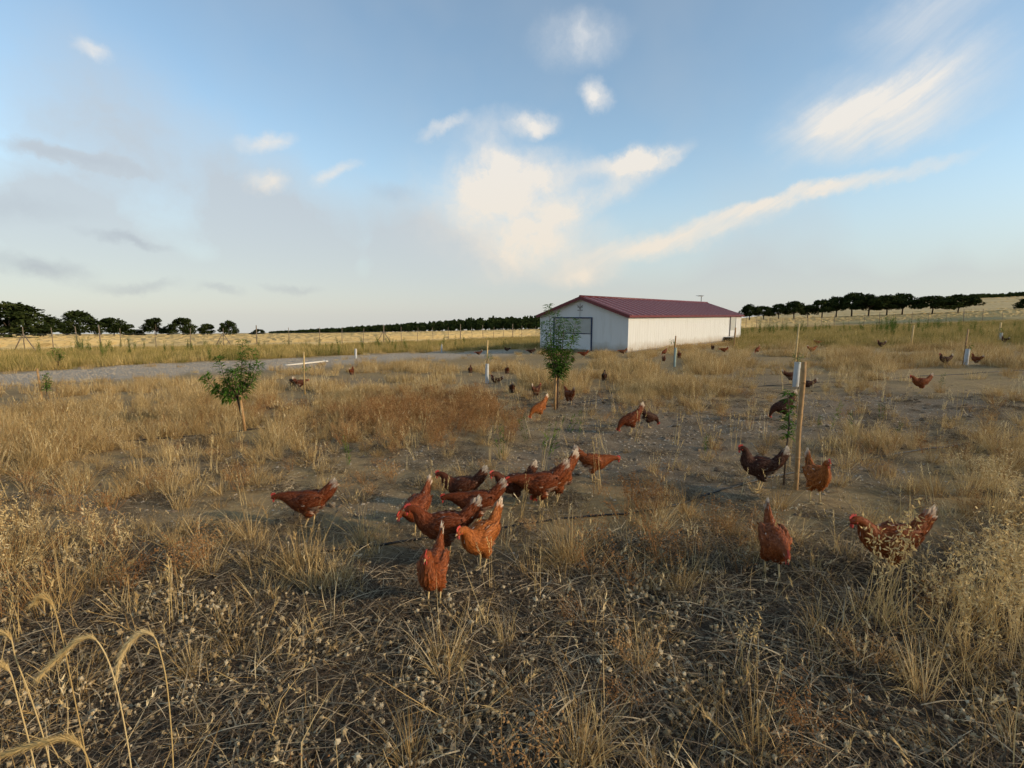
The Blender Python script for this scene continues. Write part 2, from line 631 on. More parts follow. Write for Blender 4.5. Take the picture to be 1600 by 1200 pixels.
def ground_material():
    m, nt = new_mat('dry_soil')
    geo = nd(nt, 'ShaderNodeNewGeometry')
    P = geo.outputs['Position']
    big = noise_tex(nt, 0.35, 5, 0.6, P)
    mid = noise_tex(nt, 3.2, 6, 0.65, P)
    fine = noise_tex(nt, 38.0, 5, 0.7, P)
    soil = ramp(nt, mid, [(0.28, (0.10, 0.069, 0.040)), (0.52, (0.175, 0.124, 0.074)), (0.72, (0.25, 0.185, 0.117))])
    soil = mixc(nt, 0.55, soil, ramp(nt, fine, [(0.3, (0.065, 0.045, 0.027)), (0.7, (0.28, 0.21, 0.135))]))
    soil = mixc(nt, ramp(nt, big, [(0.4, (0, 0, 0)), (0.65, (0.5, 0.5, 0.5))]), soil, (0.21, 0.15, 0.088))
    # grit: small stones of paler colour
    vo = nd(nt, 'ShaderNodeTexVoronoi')
    vo.inputs['Scale'].default_value = 42.0
    nt.links.new(P, vo.inputs['Vector'])
    lt = nd(nt, 'ShaderNodeMath', operation='LESS_THAN')
    nt.links.new(vo.outputs['Distance'], lt.inputs[0])
    lt.inputs[1].default_value = 0.24
    sepc = nd(nt, 'ShaderNodeSeparateColor')
    nt.links.new(vo.outputs['Color'], sepc.inputs[0])
    gt = nd(nt, 'ShaderNodeMath', operation='GREATER_THAN')
    nt.links.new(sepc.outputs[0], gt.inputs[0])
    gt.inputs[1].default_value = 0.62
    ml = nd(nt, 'ShaderNodeMath', operation='MULTIPLY')
    nt.links.new(lt.outputs[0], ml.inputs[0])
    nt.links.new(gt.outputs[0], ml.inputs[1])
    soil = mixc(nt, ml.outputs[0], soil, (0.45, 0.38, 0.28))
    # dry thatch between the rows, more of it away from the bare middle
    at = nd(nt, 'ShaderNodeAttribute', attribute_name='thatch')
    th = noise_tex(nt, 9.0, 5, 0.7, P)
    thc = ramp(nt, th, [(0.3, (0.22, 0.14, 0.055)), (0.6, (0.38, 0.26, 0.105)), (0.8, (0.47, 0.34, 0.16))])
    col = mixc(nt, at.outputs['Fac'], soil, thc)
    ah = nd(nt, 'ShaderNodeAttribute', attribute_name='humus')
    hc = ramp(nt, fine, [(0.3, (0.030, 0.021, 0.014)), (0.7, (0.105, 0.078, 0.053))])
    col = mixc(nt, ah.outputs['Fac'], col, hc)
    ag = nd(nt, 'ShaderNodeAttribute', attribute_name='gravel')
    gn = noise_tex(nt, 14.0, 6, 0.75, P)
    gc = ramp(nt, gn, [(0.32, (0.19, 0.155, 0.115)), (0.5, (0.32, 0.27, 0.205)), (0.68, (0.46, 0.395, 0.31))])
    col = mixc(nt, ag.outputs['Fac'], col, gc)
    b = nd(nt, 'ShaderNodeBsdfPrincipled')
    b.inputs['Roughness'].default_value = 0.95
    b.inputs['Specular IOR Level'].default_value = 0.15
    nt.links.new(col, b.inputs['Base Color'])
    bn = nd(nt, 'ShaderNodeBump')
    bn.inputs['Strength'].default_value = 0.9
    bn.inputs['Distance'].default_value = 0.03
    hsum = nd(nt, 'ShaderNodeMath', operation='MULTIPLY_ADD')
    nt.links.new(fine, hsum.inputs[0])
    hsum.inputs[1].default_value = 0.35
    nt.links.new(mid, hsum.inputs[2])
    nt.links.new(hsum.outputs[0], bn.inputs['Height'])
    nt.links.new(bn.outputs[0], b.inputs['Normal'])
    o = nd(nt, 'ShaderNodeOutputMaterial')
    nt.links.new(b.outputs[0], o.inputs[0])
    return m


def field_material():
    m, nt = new_mat('wheat_field_surface')
    geo = nd(nt, 'ShaderNodeNewGeometry')
    mp = nd(nt, 'ShaderNodeMapping')
    mp.inputs['Scale'].default_value = (0.05, 0.012, 0.05)
    nt.links.new(geo.outputs['Position'], mp.inputs['Vector'])
    a = noise_tex(nt, 1.0, 6, 0.65, mp.outputs[0])
    f = noise_tex(nt, 1.7, 6, 0.75, geo.outputs['Position'])
    c1 = ramp(nt, a, [(0.3, (0.40, 0.285, 0.13)), (0.7, (0.55, 0.42, 0.205))])
    c = mixc(nt, 0.4, c1, ramp(nt, f, [(0.3, (0.32, 0.225, 0.10)), (0.7, (0.60, 0.46, 0.235))]))
    b = nd(nt, 'ShaderNodeBsdfPrincipled')
    b.inputs['Roughness'].default_value = 0.95
    b.inputs['Specular IOR Level'].default_value = 0.1
    nt.links.new(c, b.inputs['Base Color'])
    o = nd(nt, 'ShaderNodeOutputMaterial')
    nt.links.new(b.outputs[0], o.inputs[0])
    return m


def dirty_white():
    m = M['white']
    nt = m.node_tree
    b = [n for n in nt.nodes if n.type == 'BSDF_PRINCIPLED'][0]
    old = b.inputs['Base Color'].links[0].from_socket
    tcn = nd(nt, 'ShaderNodeTexCoord')
    geo = nd(nt, 'ShaderNodeNewGeometry')
    sp = nd(nt, 'ShaderNodeSeparateXYZ')
    nt.links.new(tcn.outputs['Object'], sp.inputs[0])
    n1 = noise_tex(nt, 1.6, 6, 0.7, geo.outputs['Position'])
    ad = nd(nt, 'ShaderNodeMath', operation='MULTIPLY_ADD')
    nt.links.new(n1, ad.inputs[0])
    ad.inputs[1].default_value = -0.9
    nt.links.new(sp.outputs[2], ad.inputs[2])
    mr = nd(nt, 'ShaderNodeMapRange')
    mr.inputs['From Min'].default_value = 0.10
    mr.inputs['From Max'].default_value = -0.45
    mr.inputs['To Max'].default_value = 0.75
    nt.links.new(ad.outputs[0], mr.inputs['Value'])
    mp = nd(nt, 'ShaderNodeMapping')
    mp.inputs['Scale'].default_value = (3.0, 3.0, 0.25)
    nt.links.new(geo.outputs['Position'], mp.inputs['Vector'])
    st = ramp(nt, noise_tex(nt, 1.5, 5, 0.7, mp.outputs[0]), [(0.5, (0, 0, 0)), (0.8, (0.35, 0.35, 0.35))])
    c = mixc(nt, st, old, (0.36, 0.33, 0.28))
    c = mixc(nt, mr.outputs[0], c, (0.30, 0.235, 0.16))
    nt.links.new(c, b.inputs['Base Color'])


dirty_white()
M['ground'] = ground_material()
M['field'] = field_material()


# ------------------------------------------------------------------ layout of the plot, in picture terms
def interp(pts, x):
    if x <= pts[0][0]:
        return pts[0][1]
    for (x0, y0), (x1, y1) in zip(pts, pts[1:]):
        if x <= x1:
            return y0 + (y1 - y0) * (x - x0) / (x1 - x0)
    return pts[-1][1]


ROAD_TOP = [(-300, 602), (0, 584), (200, 571), (400, 563), (600, 553), (740, 549), (835, 546)]
ROAD_BOT = [(-300, 628), (0, 604), (200, 591), (400, 578), (560, 568), (700, 558), (835, 553)]


def road_amount(px, py):
    if px > 860:
        return 0.0
    t, b = interp(ROAD_TOP, px), interp(ROAD_BOT, px)
    b += 5 * mnoise.noise(Vector((px * 0.018, 3.1, 0))) + 3 * mnoise.noise(Vector((px * 0.06, 1.1, 0)))
    t += 2.5 * mnoise.noise(Vector((px * 0.03, 7.7, 0)))
    return sstep(t - 2, t + 2, py) * (1 - sstep(b - 5, b + 5, py)) * (1 - sstep(780, 850, px))


def blob(px, py, L):
    s = 0.0
    for (cx, cy, rx, ry, w) in L:
        q = ((px - cx) / rx) ** 2 + ((py - cy) / ry) ** 2
        if q < 4:
            s += w * math.exp(-q * 1.2)
    return s


BARE = [(1080, 680, 200, 60, 1.0), (1300, 650, 140, 45, 0.9), (1420, 640, 140, 30, 0.9), (960, 700, 110, 50, 0.8), (700, 715, 200, 28, 0.75),
        (120, 790, 170, 30, 0.8), (300, 740, 120, 18, 0.6), (1130, 755, 130, 30, 0.8), (1360, 735, 90, 30, 0.7), (560, 790, 130, 34, 0.8),
        (930, 630, 90, 18, 0.8), (1190, 590, 60, 14, 0.6), (1560, 640, 90, 22, 0.6), (880, 720, 90, 30, 0.7), (560, 598, 60, 8, 0.6),
        (770, 600, 60, 9, 0.4), (180, 1020, 90, 30, 0.5), (420, 985, 80, 20, 0.4), (1060, 610, 20, 8, 0.5), (40, 640, 60, 8, 0.3)]


def bare_amount(px, py):
    return min(1.0, blob(px, py, BARE))


# ------------------------------------------------------------------ ground: one sheet out to the horizon
def build_ground():
    radii = [0.0]
    r = 0.25
    while r < 14:
        radii.append(r)
        r += max(0.035, r * 0.014)
    while r < 2600:
        radii.append(r)
        r *= 1.035
    angs = []
    a = -math.pi
    while a < math.pi - 1e-6:
        angs.append(a)
        a += R(0.42) if abs(a) < R(58) else R(4)
    V, th, gr, hu = [(0, 0, terrain(0, 0))], [0.3], [0.0], [0.8]
    na = len(angs)
    for rr in radii[1:]:
        for an in angs:
            x, y = rr * math.sin(an), rr * math.cos(an)
            z = terrain(x, y)
            V.append((x, y, z))
            t, g, hm_ = 0.5, 0.0, (0.8 if rr < 3 else 0.0)
            if y > 0.3 and abs(an) < R(62):
                px, py = project(x, y, z)
                g = road_amount(px, py)
                q = sstep(800, 960, py)
                hm_ = 0.85 * sstep(790, 900, py + 40 * mnoise.noise(Vector((x * 1.1, y * 1.1, 6)))) * (1 - 0.6 * bare_amount(px, py))
                t = (0.62 - 0.62 * bare_amount(px, py)) * (1 - q) + 0.12 * q
                if rr > 22:
                    t = max(t, sstep(22, 30, rr) * 0.9)
            th.append(max(0, min(1, t + 0.25 * mnoise.noise(Vector((x * 0.9, y * 0.9, 0))) * (t > 0.05))))
            gr.append(g)
            hu.append(hm_)
    F = []
    for k in range(na):
        F.append((0, 1 + (k + 1) % na, 1 + k))
    for i in range(len(radii) - 2):
        b0, b1 = 1 + i * na, 1 + (i + 1) * na
        for k in range(na):
            k2 = (k + 1) % na
            F.append((b0 + k, b0 + k2, b1 + k2, b1 + k))
    me = bpy.data.meshes.new('ground')
    me.from_pydata(V, [], F)
    for nme, dat in (('thatch', th), ('gravel', gr), ('humus', hu)):
        at = me.attributes.new(nme, 'FLOAT', 'POINT')
        at.data.foreach_set('value', np.array(dat, dtype=np.float32))
    me.materials.append(M['ground'])
    me.polygons.foreach_set('use_smooth', [True] * len(me.polygons))
    me.update()
    tag(link('ground', me), kind='structure')


build_ground()

# ------------------------------------------------------------------ fence line, field beyond it
FENCE_PX = [(-330, 566), (-120, 560), (40, 555), (190, 548), (350, 546), (500, 543), (600, 540), (700, 536), (815, 530)]
FENCE = [ground_at(*p) for p in FENCE_PX]
FENCE += [at_depth(px, d) for px, d in ((900, 76), (1000, 84), (1180, 92), (1300, 90), (1420, 84), (1560, 76), (1750, 70), (2000, 62))]


def fence_depth(u):
    """distance of the fence in the direction x/y = u"""
    pts = [(p.x / p.y, p.y) for p in FENCE]
    return interp(pts, u)


def build_field():
    mb = MB()
    us = [(-1.75 + 3.5 * i / 300) for i in range(301)]
    ks = [0.0, 0.004, 0.02, 0.05, 0.1, 0.17, 0.26, 0.4, 0.55, 0.75, 1.0, 1.4, 2.0, 3.0, 4.5, 7, 11, 18]
    V, F = [], []
    for k, kk in enumerate(ks):
        for u in us:
            d = fence_depth(u) + 1.8 + 60 * kk + (14 if 0.36 < u < 2 else 0) * 0.5
            x = u * d
            top = 0.0 if k == 0 else 0.5 + 0.10 * mnoise.noise(Vector((x * 0.35, d * 0.35, 0))) + 0.08 * mnoise.noise(Vector((x * 1.7, d * 1.7, 3)))
            V.append((x, d, terrain_base(x, d) + top))
    n = len(us)
    for i in range(len(ks) - 1):
        for j in range(n - 1):
            F.append((i * n + j, i * n + j + 1, (i + 1) * n + j + 1, (i + 1) * n + j))
    mb.add(V, F)
    tag(mb.build('wheat_field', M['field'], smooth=True), kind='structure')


build_field()


def build_fence():
    root = empty('wire_fence', FENCE[0])
    tag(root, 'wire fence on thin wooden posts along the far edge of the plot', 'fence')
    o0 = Vector(FENCE[0])
    rnd = random.Random(4)
    posts = []
    acc = 0.0
    for a, b in zip(FENCE, FENCE[1:]):
        L = (b - a).length
        n = max(1, int(round(L / 2.3)))
        for i in range(n):
            p = a.lerp(b, i / n)
            posts.append(Vector((p.x, p.y, terrain(p.x, p.y))))
    meshes = []
    for k in range(4):
        m = MB()
        h = 1.75 + 0.12 * k
        r = (0.024, 0.028, 0.034, 0.05)[k]
        m.tube([(0, 0, -0.2), (0.01, 0, h * 0.5), (0.03 * (k - 1.5), 0.01, h)], [r, r * 0.95, r * 0.85], 7)
        meshes.append(m.mesh('post', M['post'], True))
    for i, p in enumerate(posts):
        k = 3 if i % 5 == 2 else rnd.choice((0, 1, 2))
        o = link('post', meshes[k], root)
        o.location = p - o0
        o.rotation_euler = (rnd.uniform(-0.04, 0.04), rnd.uniform(-0.04, 0.04), rnd.uniform(0, 6))
    br = MB()
    br.tube([(-0.9, 0, 0), (0, 0, 1.45)], 0.035, 6)
    br.tube([(0.9, 0, 0), (0, 0, 1.45)], 0.035, 6)
    brm = br.mesh('brace', M['post'], True)
    for px in (45, 351, 592):
        j = min(range(len(posts)), key=lambda q: abs(800 + FPX * posts[q].x / posts[q].y - px))
        o = link('brace', brm, root)
        o.location = posts[j] - o0
    for h in (0.45, 0.95, 1.4):
        w = MB()
        w.tube([p - o0 + Vector((0, 0.03, h)) for p in posts], 0.006, 4)
        w.build('wire', M['wire'], root)


build_fence()


# ------------------------------------------------------------------ shed
def build_shed():
    N = ground_at(980, 551)
    ua = math.atan2(0.764, 0.645)
    base = terrain(N.x + 3, N.y + 4)
    root = empty('poultry_shed', (N.x, N.y, N.z), ua)
    tag(root, 'long white poultry shed with low pitched maroon sheet roof', 'shed')
    # local axes: x along the long wall (away), y along the gable (to the left), z up
    L, W, H, RH = 19.8, 5.85, 2.0, 1.0
    # footing follows the slope of the ground
    m = MB()
    m.box((L / 2, W / 2, -0.2), (L - 0.1, W - 0.1, 0.56))
    m.build('footing', M['concrete'], root)
    m = MB()     # backing of the walls (joint colour) and gable triangles
    e = 0.03
    P = [(e, e, 0.02), (e, W - e, 0.02), (e, W - e, H), (e, W / 2, H + RH - 0.03), (e, e, H)]
    Q = [(L - e, y, z) for _, y, z in P]
    m.add(P + Q, [(0, 1, 2, 3, 4), (9, 8, 7, 6, 5), (0, 4, 9, 5), (1, 6, 7, 2), (0, 5, 6, 1)])
    m.build('wall_core', M['emblem'], root)
    # long wall panels
    npan = 18
    pw = L / npan
    mb = MB()
    mb.box((0, 0, H / 2 + 0.04), (pw - 0.006, 0.05, H - 0.06))
    for q in (-0.33, 0.0, 0.33):
        mb.box((q, -0.0265, H / 2 + 0.04), (0.014, 0.005, H - 0.09))
    pm = mb.mesh('wall_panel', M['white'])
    for i in range(npan):
        for y in (0.0, W):
            o = link('wall_panel', pm, root)
            o.location = ((i + 0.5) * pw, y, 0)
            if y > 0:
                o.rotation_euler = (0, 0, math.pi)
    # gable panels cut to the roof slope
    ng = 6
    gw = W / ng
    for i in range(ng):
        y0, y1 = i * gw + 0.003, (i + 1) * gw - 0.003
        def zt(y):
            return H + RH * (1 - abs(y - W / 2) / (W / 2)) - 0.02
        for x, s in ((0.0, -1), (L, 1)):
            mb = MB()
            ys = [y0, y1]
            vs_ = []
            for dx in (-0.025, 0.025):
                vs_ += [(x + dx, y0, 0.04), (x + dx, y1, 0.04), (x + dx, y1, zt(y1)), (x + dx, y0, zt(y0))]
            mb.add(vs_, [(0, 1, 2, 3), (7, 6, 5, 4), (0, 4, 5, 1), (1, 5, 6, 2), (2, 6, 7, 3), (3, 7, 4, 0)])
            mb.build('gable_panel', M['white'], root)
    # roof sheets with standing ribs
    sl = math.hypot(W / 2 + 0.18, RH * (W / 2 + 0.18) / (W / 2))
    ang = math.atan2(RH, W / 2)
    nr = 26
    rl = (L + 0.5) / nr
    mb = MB()
    mb.box((0, 0, 0), (rl - 0.004, sl, 0.03))
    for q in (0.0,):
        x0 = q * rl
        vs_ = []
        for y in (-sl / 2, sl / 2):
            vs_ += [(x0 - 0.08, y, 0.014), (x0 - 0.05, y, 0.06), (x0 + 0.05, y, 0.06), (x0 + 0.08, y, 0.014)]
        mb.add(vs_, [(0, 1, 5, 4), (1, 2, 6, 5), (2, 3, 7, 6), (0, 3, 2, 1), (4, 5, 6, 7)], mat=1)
    rm = mb.mesh('roof_sheet', [M['maroon'], M['rib_sheen']])
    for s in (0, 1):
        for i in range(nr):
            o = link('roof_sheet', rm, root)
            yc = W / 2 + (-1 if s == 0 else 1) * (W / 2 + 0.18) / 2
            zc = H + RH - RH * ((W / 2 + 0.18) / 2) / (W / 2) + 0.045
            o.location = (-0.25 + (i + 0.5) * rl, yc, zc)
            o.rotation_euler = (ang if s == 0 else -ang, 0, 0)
    m = MB()
    m.tube([(-0.27, W / 2, H + RH + 0.085), (L + 0.27, W / 2, H + RH + 0.085)], 0.07, 8)
    m.build('ridge_cap', M['maroon_trim'], root, True)
    # barge boards on the gable, fascia on the eaves
    for x in (-0.262, L + 0.262):
        for s in (-1, 1):
            m = MB()
            rot = Matrix.Rotation(-s * ang, 3, 'X')
            m.box((x, W / 2 + s * (W / 2 + 0.18) / 2, H + RH - RH * ((W / 2 + 0.18) / 2) / (W / 2) + 0.0), (0.024, sl + 0.02, 0.17), rot=rot)
            m.build('barge_board', M['maroon_trim'], root)
    for y in (-0.20, W + 0.20):
        m = MB()
        m.box((L / 2, y, H - 0.05), (L + 0.5, 0.024, 0.11))
        m.build('eave_gutter', M['maroon_trim'], root)
    for y in (-0.005, W + 0.005):
        for x in (-0.008, L + 0.008):
            m = MB()
            m.box((x, y, H / 2), (0.085, 0.085, H - 0.06))
            m.build('corner_trim', M['white'], root)
    # wide gable door: dark steel frame, curtain above, white boards below
    dy0, dy1, dh = 2.25, 4.85, 1.90
    d = MB()
    d.box((-0.045, (dy0 + dy1) / 2, 0.5), (0.03, dy1 - dy0 - 0.10, 0.9))
    door = d.build('door', M['whitedoor'], root)
    d = MB()
    d.box((-0.047, (dy0 + dy1) / 2, 1.40), (0.03, dy1 - dy0 - 0.10, 0.80))
    d.build('curtain', M['mesh'], door)
    for i, (c, s) in enumerate((((-0.055, (dy0 + dy1) / 2, dh - 0.03), (0.06, dy1 - dy0 + 0.08, 0.07)),
                                ((-0.055, dy0 - 0.01, dh / 2 - 0.03), (0.06, 0.06, dh - 0.06)),
                                ((-0.055, dy1 + 0.01, dh / 2 - 0.03), (0.06, 0.06, dh - 0.06)),
                                ((-0.058, (dy0 + dy1) / 2, 0.965), (0.05, dy1 - dy0 - 0.06, 0.04)))):
        d = MB()
        d.box(c, s)
        d.build('frame', M['blueframe'], door)
    # emblem above the door: bird-like figure on a bar, on a thin rod
    m = MB()
    yc, zc, xx = 3.05, 2.42, -0.034
    m.box((xx, yc, zc - 0.12), (0.014, 0.36, 0.05))
    m.box((xx, yc, zc - 0.02), (0.014, 0.10, 0.12))
    m.box((xx, yc, zc + 0.06), (0.014, 0.34, 0.06))
    for s in (-1, 1):
        m.box((xx, yc + s * 0.13, zc + 0.12), (0.013, 0.12, 0.05), rot=Matrix.Rotation(s * 0.7, 3, 'X'))
    m.box((xx, yc, zc + 0.16), (0.012, 0.035, 0.22))
    m.box((xx, yc, zc - 0.33), (0.012, 0.02, 0.36))
    m.build('emblem', M['emblem'], root)
    # side door and step at the far end of the long wall
    dx = 17.6
    d = MB()
    d.box((dx, -0.05, 1.0), (1.25, 0.04, 1.86))
    sd = d.build('side_door', M['whitedoor'], root)
    d = MB()
    d.box((dx, -0.075, 1.36), (1.05, 0.02, 1.10))
    d.build('curtain', M['mesh'], sd)
    for q in (-0.66, 0.66):
        d = MB()
        d.box((dx + q, -0.065, 0.98), (0.06, 0.07, 1.92))
        d.build('frame', M['emblem'], sd)
    d = MB()
    d.box((dx - 1.3, -0.36, 0.10), (1.3, 0.62, 0.42))
    rp = d.build('ramp_box', M['dark'], root)  # near-black block standing for the opening below the side door
    d = MB()
    d.box((dx - 1.1, -0.36, 0.335), (1.75, 0.74, 0.04))
    d.build('ramp_board', M['white'], rp)
    # aerial on the ridge
    d = MB()
    d.tube([(18.6, W / 2, H + RH + 0.1), (18.6, W / 2, H + RH + 0.62)], 0.035, 6)
    d.box((18.4, W / 2, H + RH + 0.6), (1.0, 0.05, 0.05))
    for q in (-0.4, -0.15, 0.1):
        d.box((18.4 + q, W / 2, H + RH + 0.63), (0.03, 0.5, 0.03))
    d.build('aerial', M['wire'], root)
    return root


shed = build_shed()


# ------------------------------------------------------------------ trees beyond the fence
def pine_meshes(seed, umbrella):
    rnd = random.Random(seed)
    t = MB()
    H = 1.0                                  # unit tree: height 1, scaled when placed
    lean = rnd.uniform(-0.05, 0.05)
    th = 0.40 if umbrella else 0.26
    t.tube([(0, 0, -0.03), (lean * 0.4, 0, th * 0.5), (lean, 0.01, th), (lean * 1.2, 0, 0.72)], [0.035, 0.028, 0.024, 0.008], 7)
    for k in range(6):
        a = rnd.uniform(0, 6.28)
        q = rnd.uniform(0.2, 0.36)
        t.tube([(lean, 0, th * rnd.uniform(0.75, 1.1)), (lean + math.cos(a) * q * 0.6, math.sin(a) * q * 0.6, th + 0.12), (lean + math.cos(a) * q, math.sin(a) * q, th + 0.22)],
               [0.014, 0.01, 0.004], 5)
    c = MB()
    lobes = []
    n = 40
    for k in range(n):
        a = rnd.uniform(0, 6.28)
        tt = rnd.random()
        lo_, hi_ = (0.40, 0.88) if umbrella else (0.16, 0.88)
        z = lo_ + (hi_ - lo_) * tt
        r = (0.44 if umbrella else 0.42) * math.sqrt(max(0.0, 1 - tt ** 1.8)) * math.sqrt(0.25 + 0.75 * rnd.random())
        lobes.append((lean + r * math.cos(a), r * math.sin(a), z + rnd.uniform(-0.02, 0.05), rnd.uniform(0.085, 0.15), rnd.uniform(0.07, 0.12)))
    for (x, y, z, ra, rb) in lobes:
        tone = rnd.uniform(0.1, 0.7)
        for k in range(120):
            v = Vector((rnd.gauss(0, 1), rnd.gauss(0, 1), rnd.gauss(0, 1))).normalized()
            q = rnd.uniform(0.5, 1.05)
            p = Vector((x + v.x * ra * q, y + v.y * ra * q, z + v.z * rb * q))
            s = rnd.uniform(0.018, 0.036)
            d1 = Vector((rnd.gauss(0, 1), rnd.gauss(0, 1), rnd.gauss(0, 1))).normalized()
            d2 = d1.cross(v + Vector((0.01, 0.02, 0))).normalized()
            d1 = (v * 0.6 + d1 * 0.6).normalized()
            c.add([p - d2 * s * 0.7, p + d2 * s * 0.7, p + d1 * s * 1.5 + d2 * s * 0.3, p + d1 * s * 1.3 - d2 * s * 0.35], [(0, 1, 2, 3)], min(1, max(0, tone + rnd.uniform(-0.3, 0.3))))
    return t.mesh('trunk', M['bark'], True), c.mesh('crown', M['needle'])


PINES = {True: [pine_meshes(10 + k, True) for k in range(4)], False: [pine_meshes(40 + k, False) for k in range(4)]}


def place_pine(px, top, width, depth, kind, k, label, group, sink=0.0):
    p = at_depth(px, depth)
    zt = EYE + (492 - top) / FPX * depth * 1.0
    h = max(2.0, zt - p.z)
    root = empty('pine_tree', (p.x, p.y, p.z - sink), (px * 0.37) % 6.28)
    tag(root, label, 'tree', group)
    tr, cr = PINES[kind][k % 4]
    w = width / FPX * depth * (1.22 if kind else 1.08)
    a = link('trunk', tr, root)
    b = link('crown', cr, root)
    span = 1.06
    for q in (a, b):
        q.scale = (w / span, w / span, h)
    a.scale = (h, h, h)
    return root


LEFT = [
    (20, 471, 130, 100, False, 'largest dark pine at the left edge, its crown cut by the frame'),
    (84, 496, 44, 190, False, 'low dark pine filling the gap right of the largest left-hand pine'),
    (128, 485, 64, 200, False, 'broad dome-shaped pine, tallest after the left-edge one'),
    (180, 494, 54, 215, False, 'round dark pine just right of the broad dome-shaped pine'),
    (213, 514, 30, 230, False, 'small low bush-like pine between two groups of left-hand pines'),
    (246, 497, 46, 230, False, 'left one of the pair of touching round pines over the wheat'),
    (288, 496, 46, 230, False, 'right one of the pair of touching round pines over the wheat'),
    (326, 504, 27, 240, False, 'small conical pine standing alone left of a rounder one'),
    (360, 500, 34, 240, False, 'small round pine, last clear tree of the left-hand row'),
    (405, 514, 24, 260, False, 'tiny far pine bush right of the last round tree'),
]
for i, (px, top, w, d, kd, lab) in enumerate(LEFT):
    place_pine(px, top, w, d, kd, i, lab, 'pines beyond the left field')
RIGHT = [
    (1168, 475, 30, 150, True, 'first stone pine of the right-hand row, beside the shed end'),
    (1190, 477, 28, 152, True, 'second stone pine of the row counted from the shed'),
    (1213, 474, 28, 152, True, 'third stone pine of the row counted from the shed'),
    (1237, 470, 32, 150, True, 'fourth stone pine of the row counted from the shed'),
    (1258, 476, 26, 156, True, 'fifth and shortest stone pine of the row counted from the shed'),
    (1280, 467, 36, 150, True, 'sixth stone pine of the row counted from the shed'),
    (1302, 463, 34, 150, True, 'seventh stone pine of the row counted from the shed'),
    (1326, 457, 40, 148, True, 'tall stone pine where the right-hand row rises to its peak'),
    (1352, 459, 50, 146, True, 'wide stone pine in the thick middle of the right-hand row'),
    (1380, 460, 46, 146, True, 'stone pine with leaning trunk near the end of the row'),
    (1404, 458, 40, 150, True, 'last stone pine of the long row, before the sky gap'),
    (1450, 462, 62, 140, True, 'broad umbrella pine with one short trunk, right of the gap'),
    (1490, 460, 50, 142, True, 'ragged pine touching the broad umbrella pine on its right'),
    (1600, 466, 44, 140, False, 'dark pine cut by the right edge of the picture'),
]
for i, (px, top, w, d, kd, lab) in enumerate(RIGHT):
    place_pine(px, top, w, d, kd, i, lab, 'pines along the right-hand skyline')


def far_wood(name, label, pts, n, seed, hgt):
    rnd = random.Random(seed)
    mb = MB()
    for k in range(n):
        t = rnd.random()
        px = pts[0][0] + (pts[1][0] - pts[0][0]) * t
        dep = pts[0][1] + (pts[1][1] - pts[0][1]) * t + rnd.uniform(-15, 40)
        p = at_depth(px, dep)
        h = hgt(t) * rnd.uniform(0.85, 1.12)
        w = rnd.uniform(4, 6.5)
        mb.tube([(p.x, p.y, p.z - 0.5), (p.x, p.y, p.z + h * 0.6)], 0.25, 4, 0.0)
        for q in range(70):
            v = Vector((rnd.gauss(0, 1), rnd.gauss(0, 1), rnd.gauss(0, 1))).normalized() * rnd.uniform(0.6, 1.05)
            c = Vector((p.x + v.x * w * 0.5, p.y + v.y * w * 0.5, p.z + h * 0.58 + v.z * h * 0.42))
            s = rnd.uniform(0.5, 1.0)
            a = rnd.uniform(0, 3.14)
            d1 = Vector((math.cos(a), 0.3, math.sin(a))) * s
            d2 = Vector((-math.sin(a), 0.2, math.cos(a))) * s
            mb.add([c - d1, c - d2, c + d1, c + d2], [(0, 1, 2, 3)], rnd.uniform(0, 0.8))
    tag(mb.build(name, M['needle']), label, 'wood', kind='stuff')


far_wood('far_wood', 'distant dark band of pine wood left of the shed', ((425, 520), (850, 400)), 330, 3, lambda t: 2.2 + 8.2 * min(1, t * 1.35))
far_wood('far_wood', 'distant dark wood on the rise at the far right', ((1490, 470), (1760, 430)), 120, 5, lambda t: 5.0)


# ------------------------------------------------------------------ hens
def mat_plumage():
    m, nt = new_mat('hen_plumage')
    oi = nd(nt, 'ShaderNodeObjectInfo')
    a = nd(nt, 'ShaderNodeAttribute', attribute_name='tone')        # feather to feather difference
    p = nd(nt, 'ShaderNodeAttribute', attribute_name='pale')        # white tail ends and fluff
    r = nd(nt, 'ShaderNodeAttribute', attribute_name='red')         # bare face skin
    tcn = nd(nt, 'ShaderNodeTexCoord')
    f = noise_tex(nt, 55, 4, 0.6, tcn.outputs['Object'])
    v = ramp(nt, a.outputs['Fac'], [(0.0, (0.50, 0.46, 0.42)), (0.5, (0.95, 0.95, 0.95)), (1.0, (1.45, 1.55, 1.7))])
    c = mixc(nt, 1.0, oi.outputs['Color'], v, 'MULTIPLY')
    c = mixc(nt, ramp(nt, f, [(0.3, (0.0, 0.0, 0.0)), (0.75, (0.4, 0.4, 0.4))]), c, mixc(nt, 0.5, c, (0.02, 0.008, 0.004)))
    c = mixc(nt, p.outputs['Fac'], c, (0.70, 0.58, 0.44))
    c = mixc(nt, r.outputs['Fac'], c, (0.42, 0.055, 0.04))
    b = nd(nt, 'ShaderNodeBsdfPrincipled')
    b.inputs['Roughness'].default_value = 0.62
    b.inputs['Specular IOR Level'].default_value = 0.14
    b.inputs['Sheen Weight'].default_value = 0.0
    nt.links.new(c, b.inputs['Base Color'])
    o = nd(nt, 'ShaderNodeOutputMaterial')
    nt.links.new(b.outputs[0], o.inputs[0])
    return m


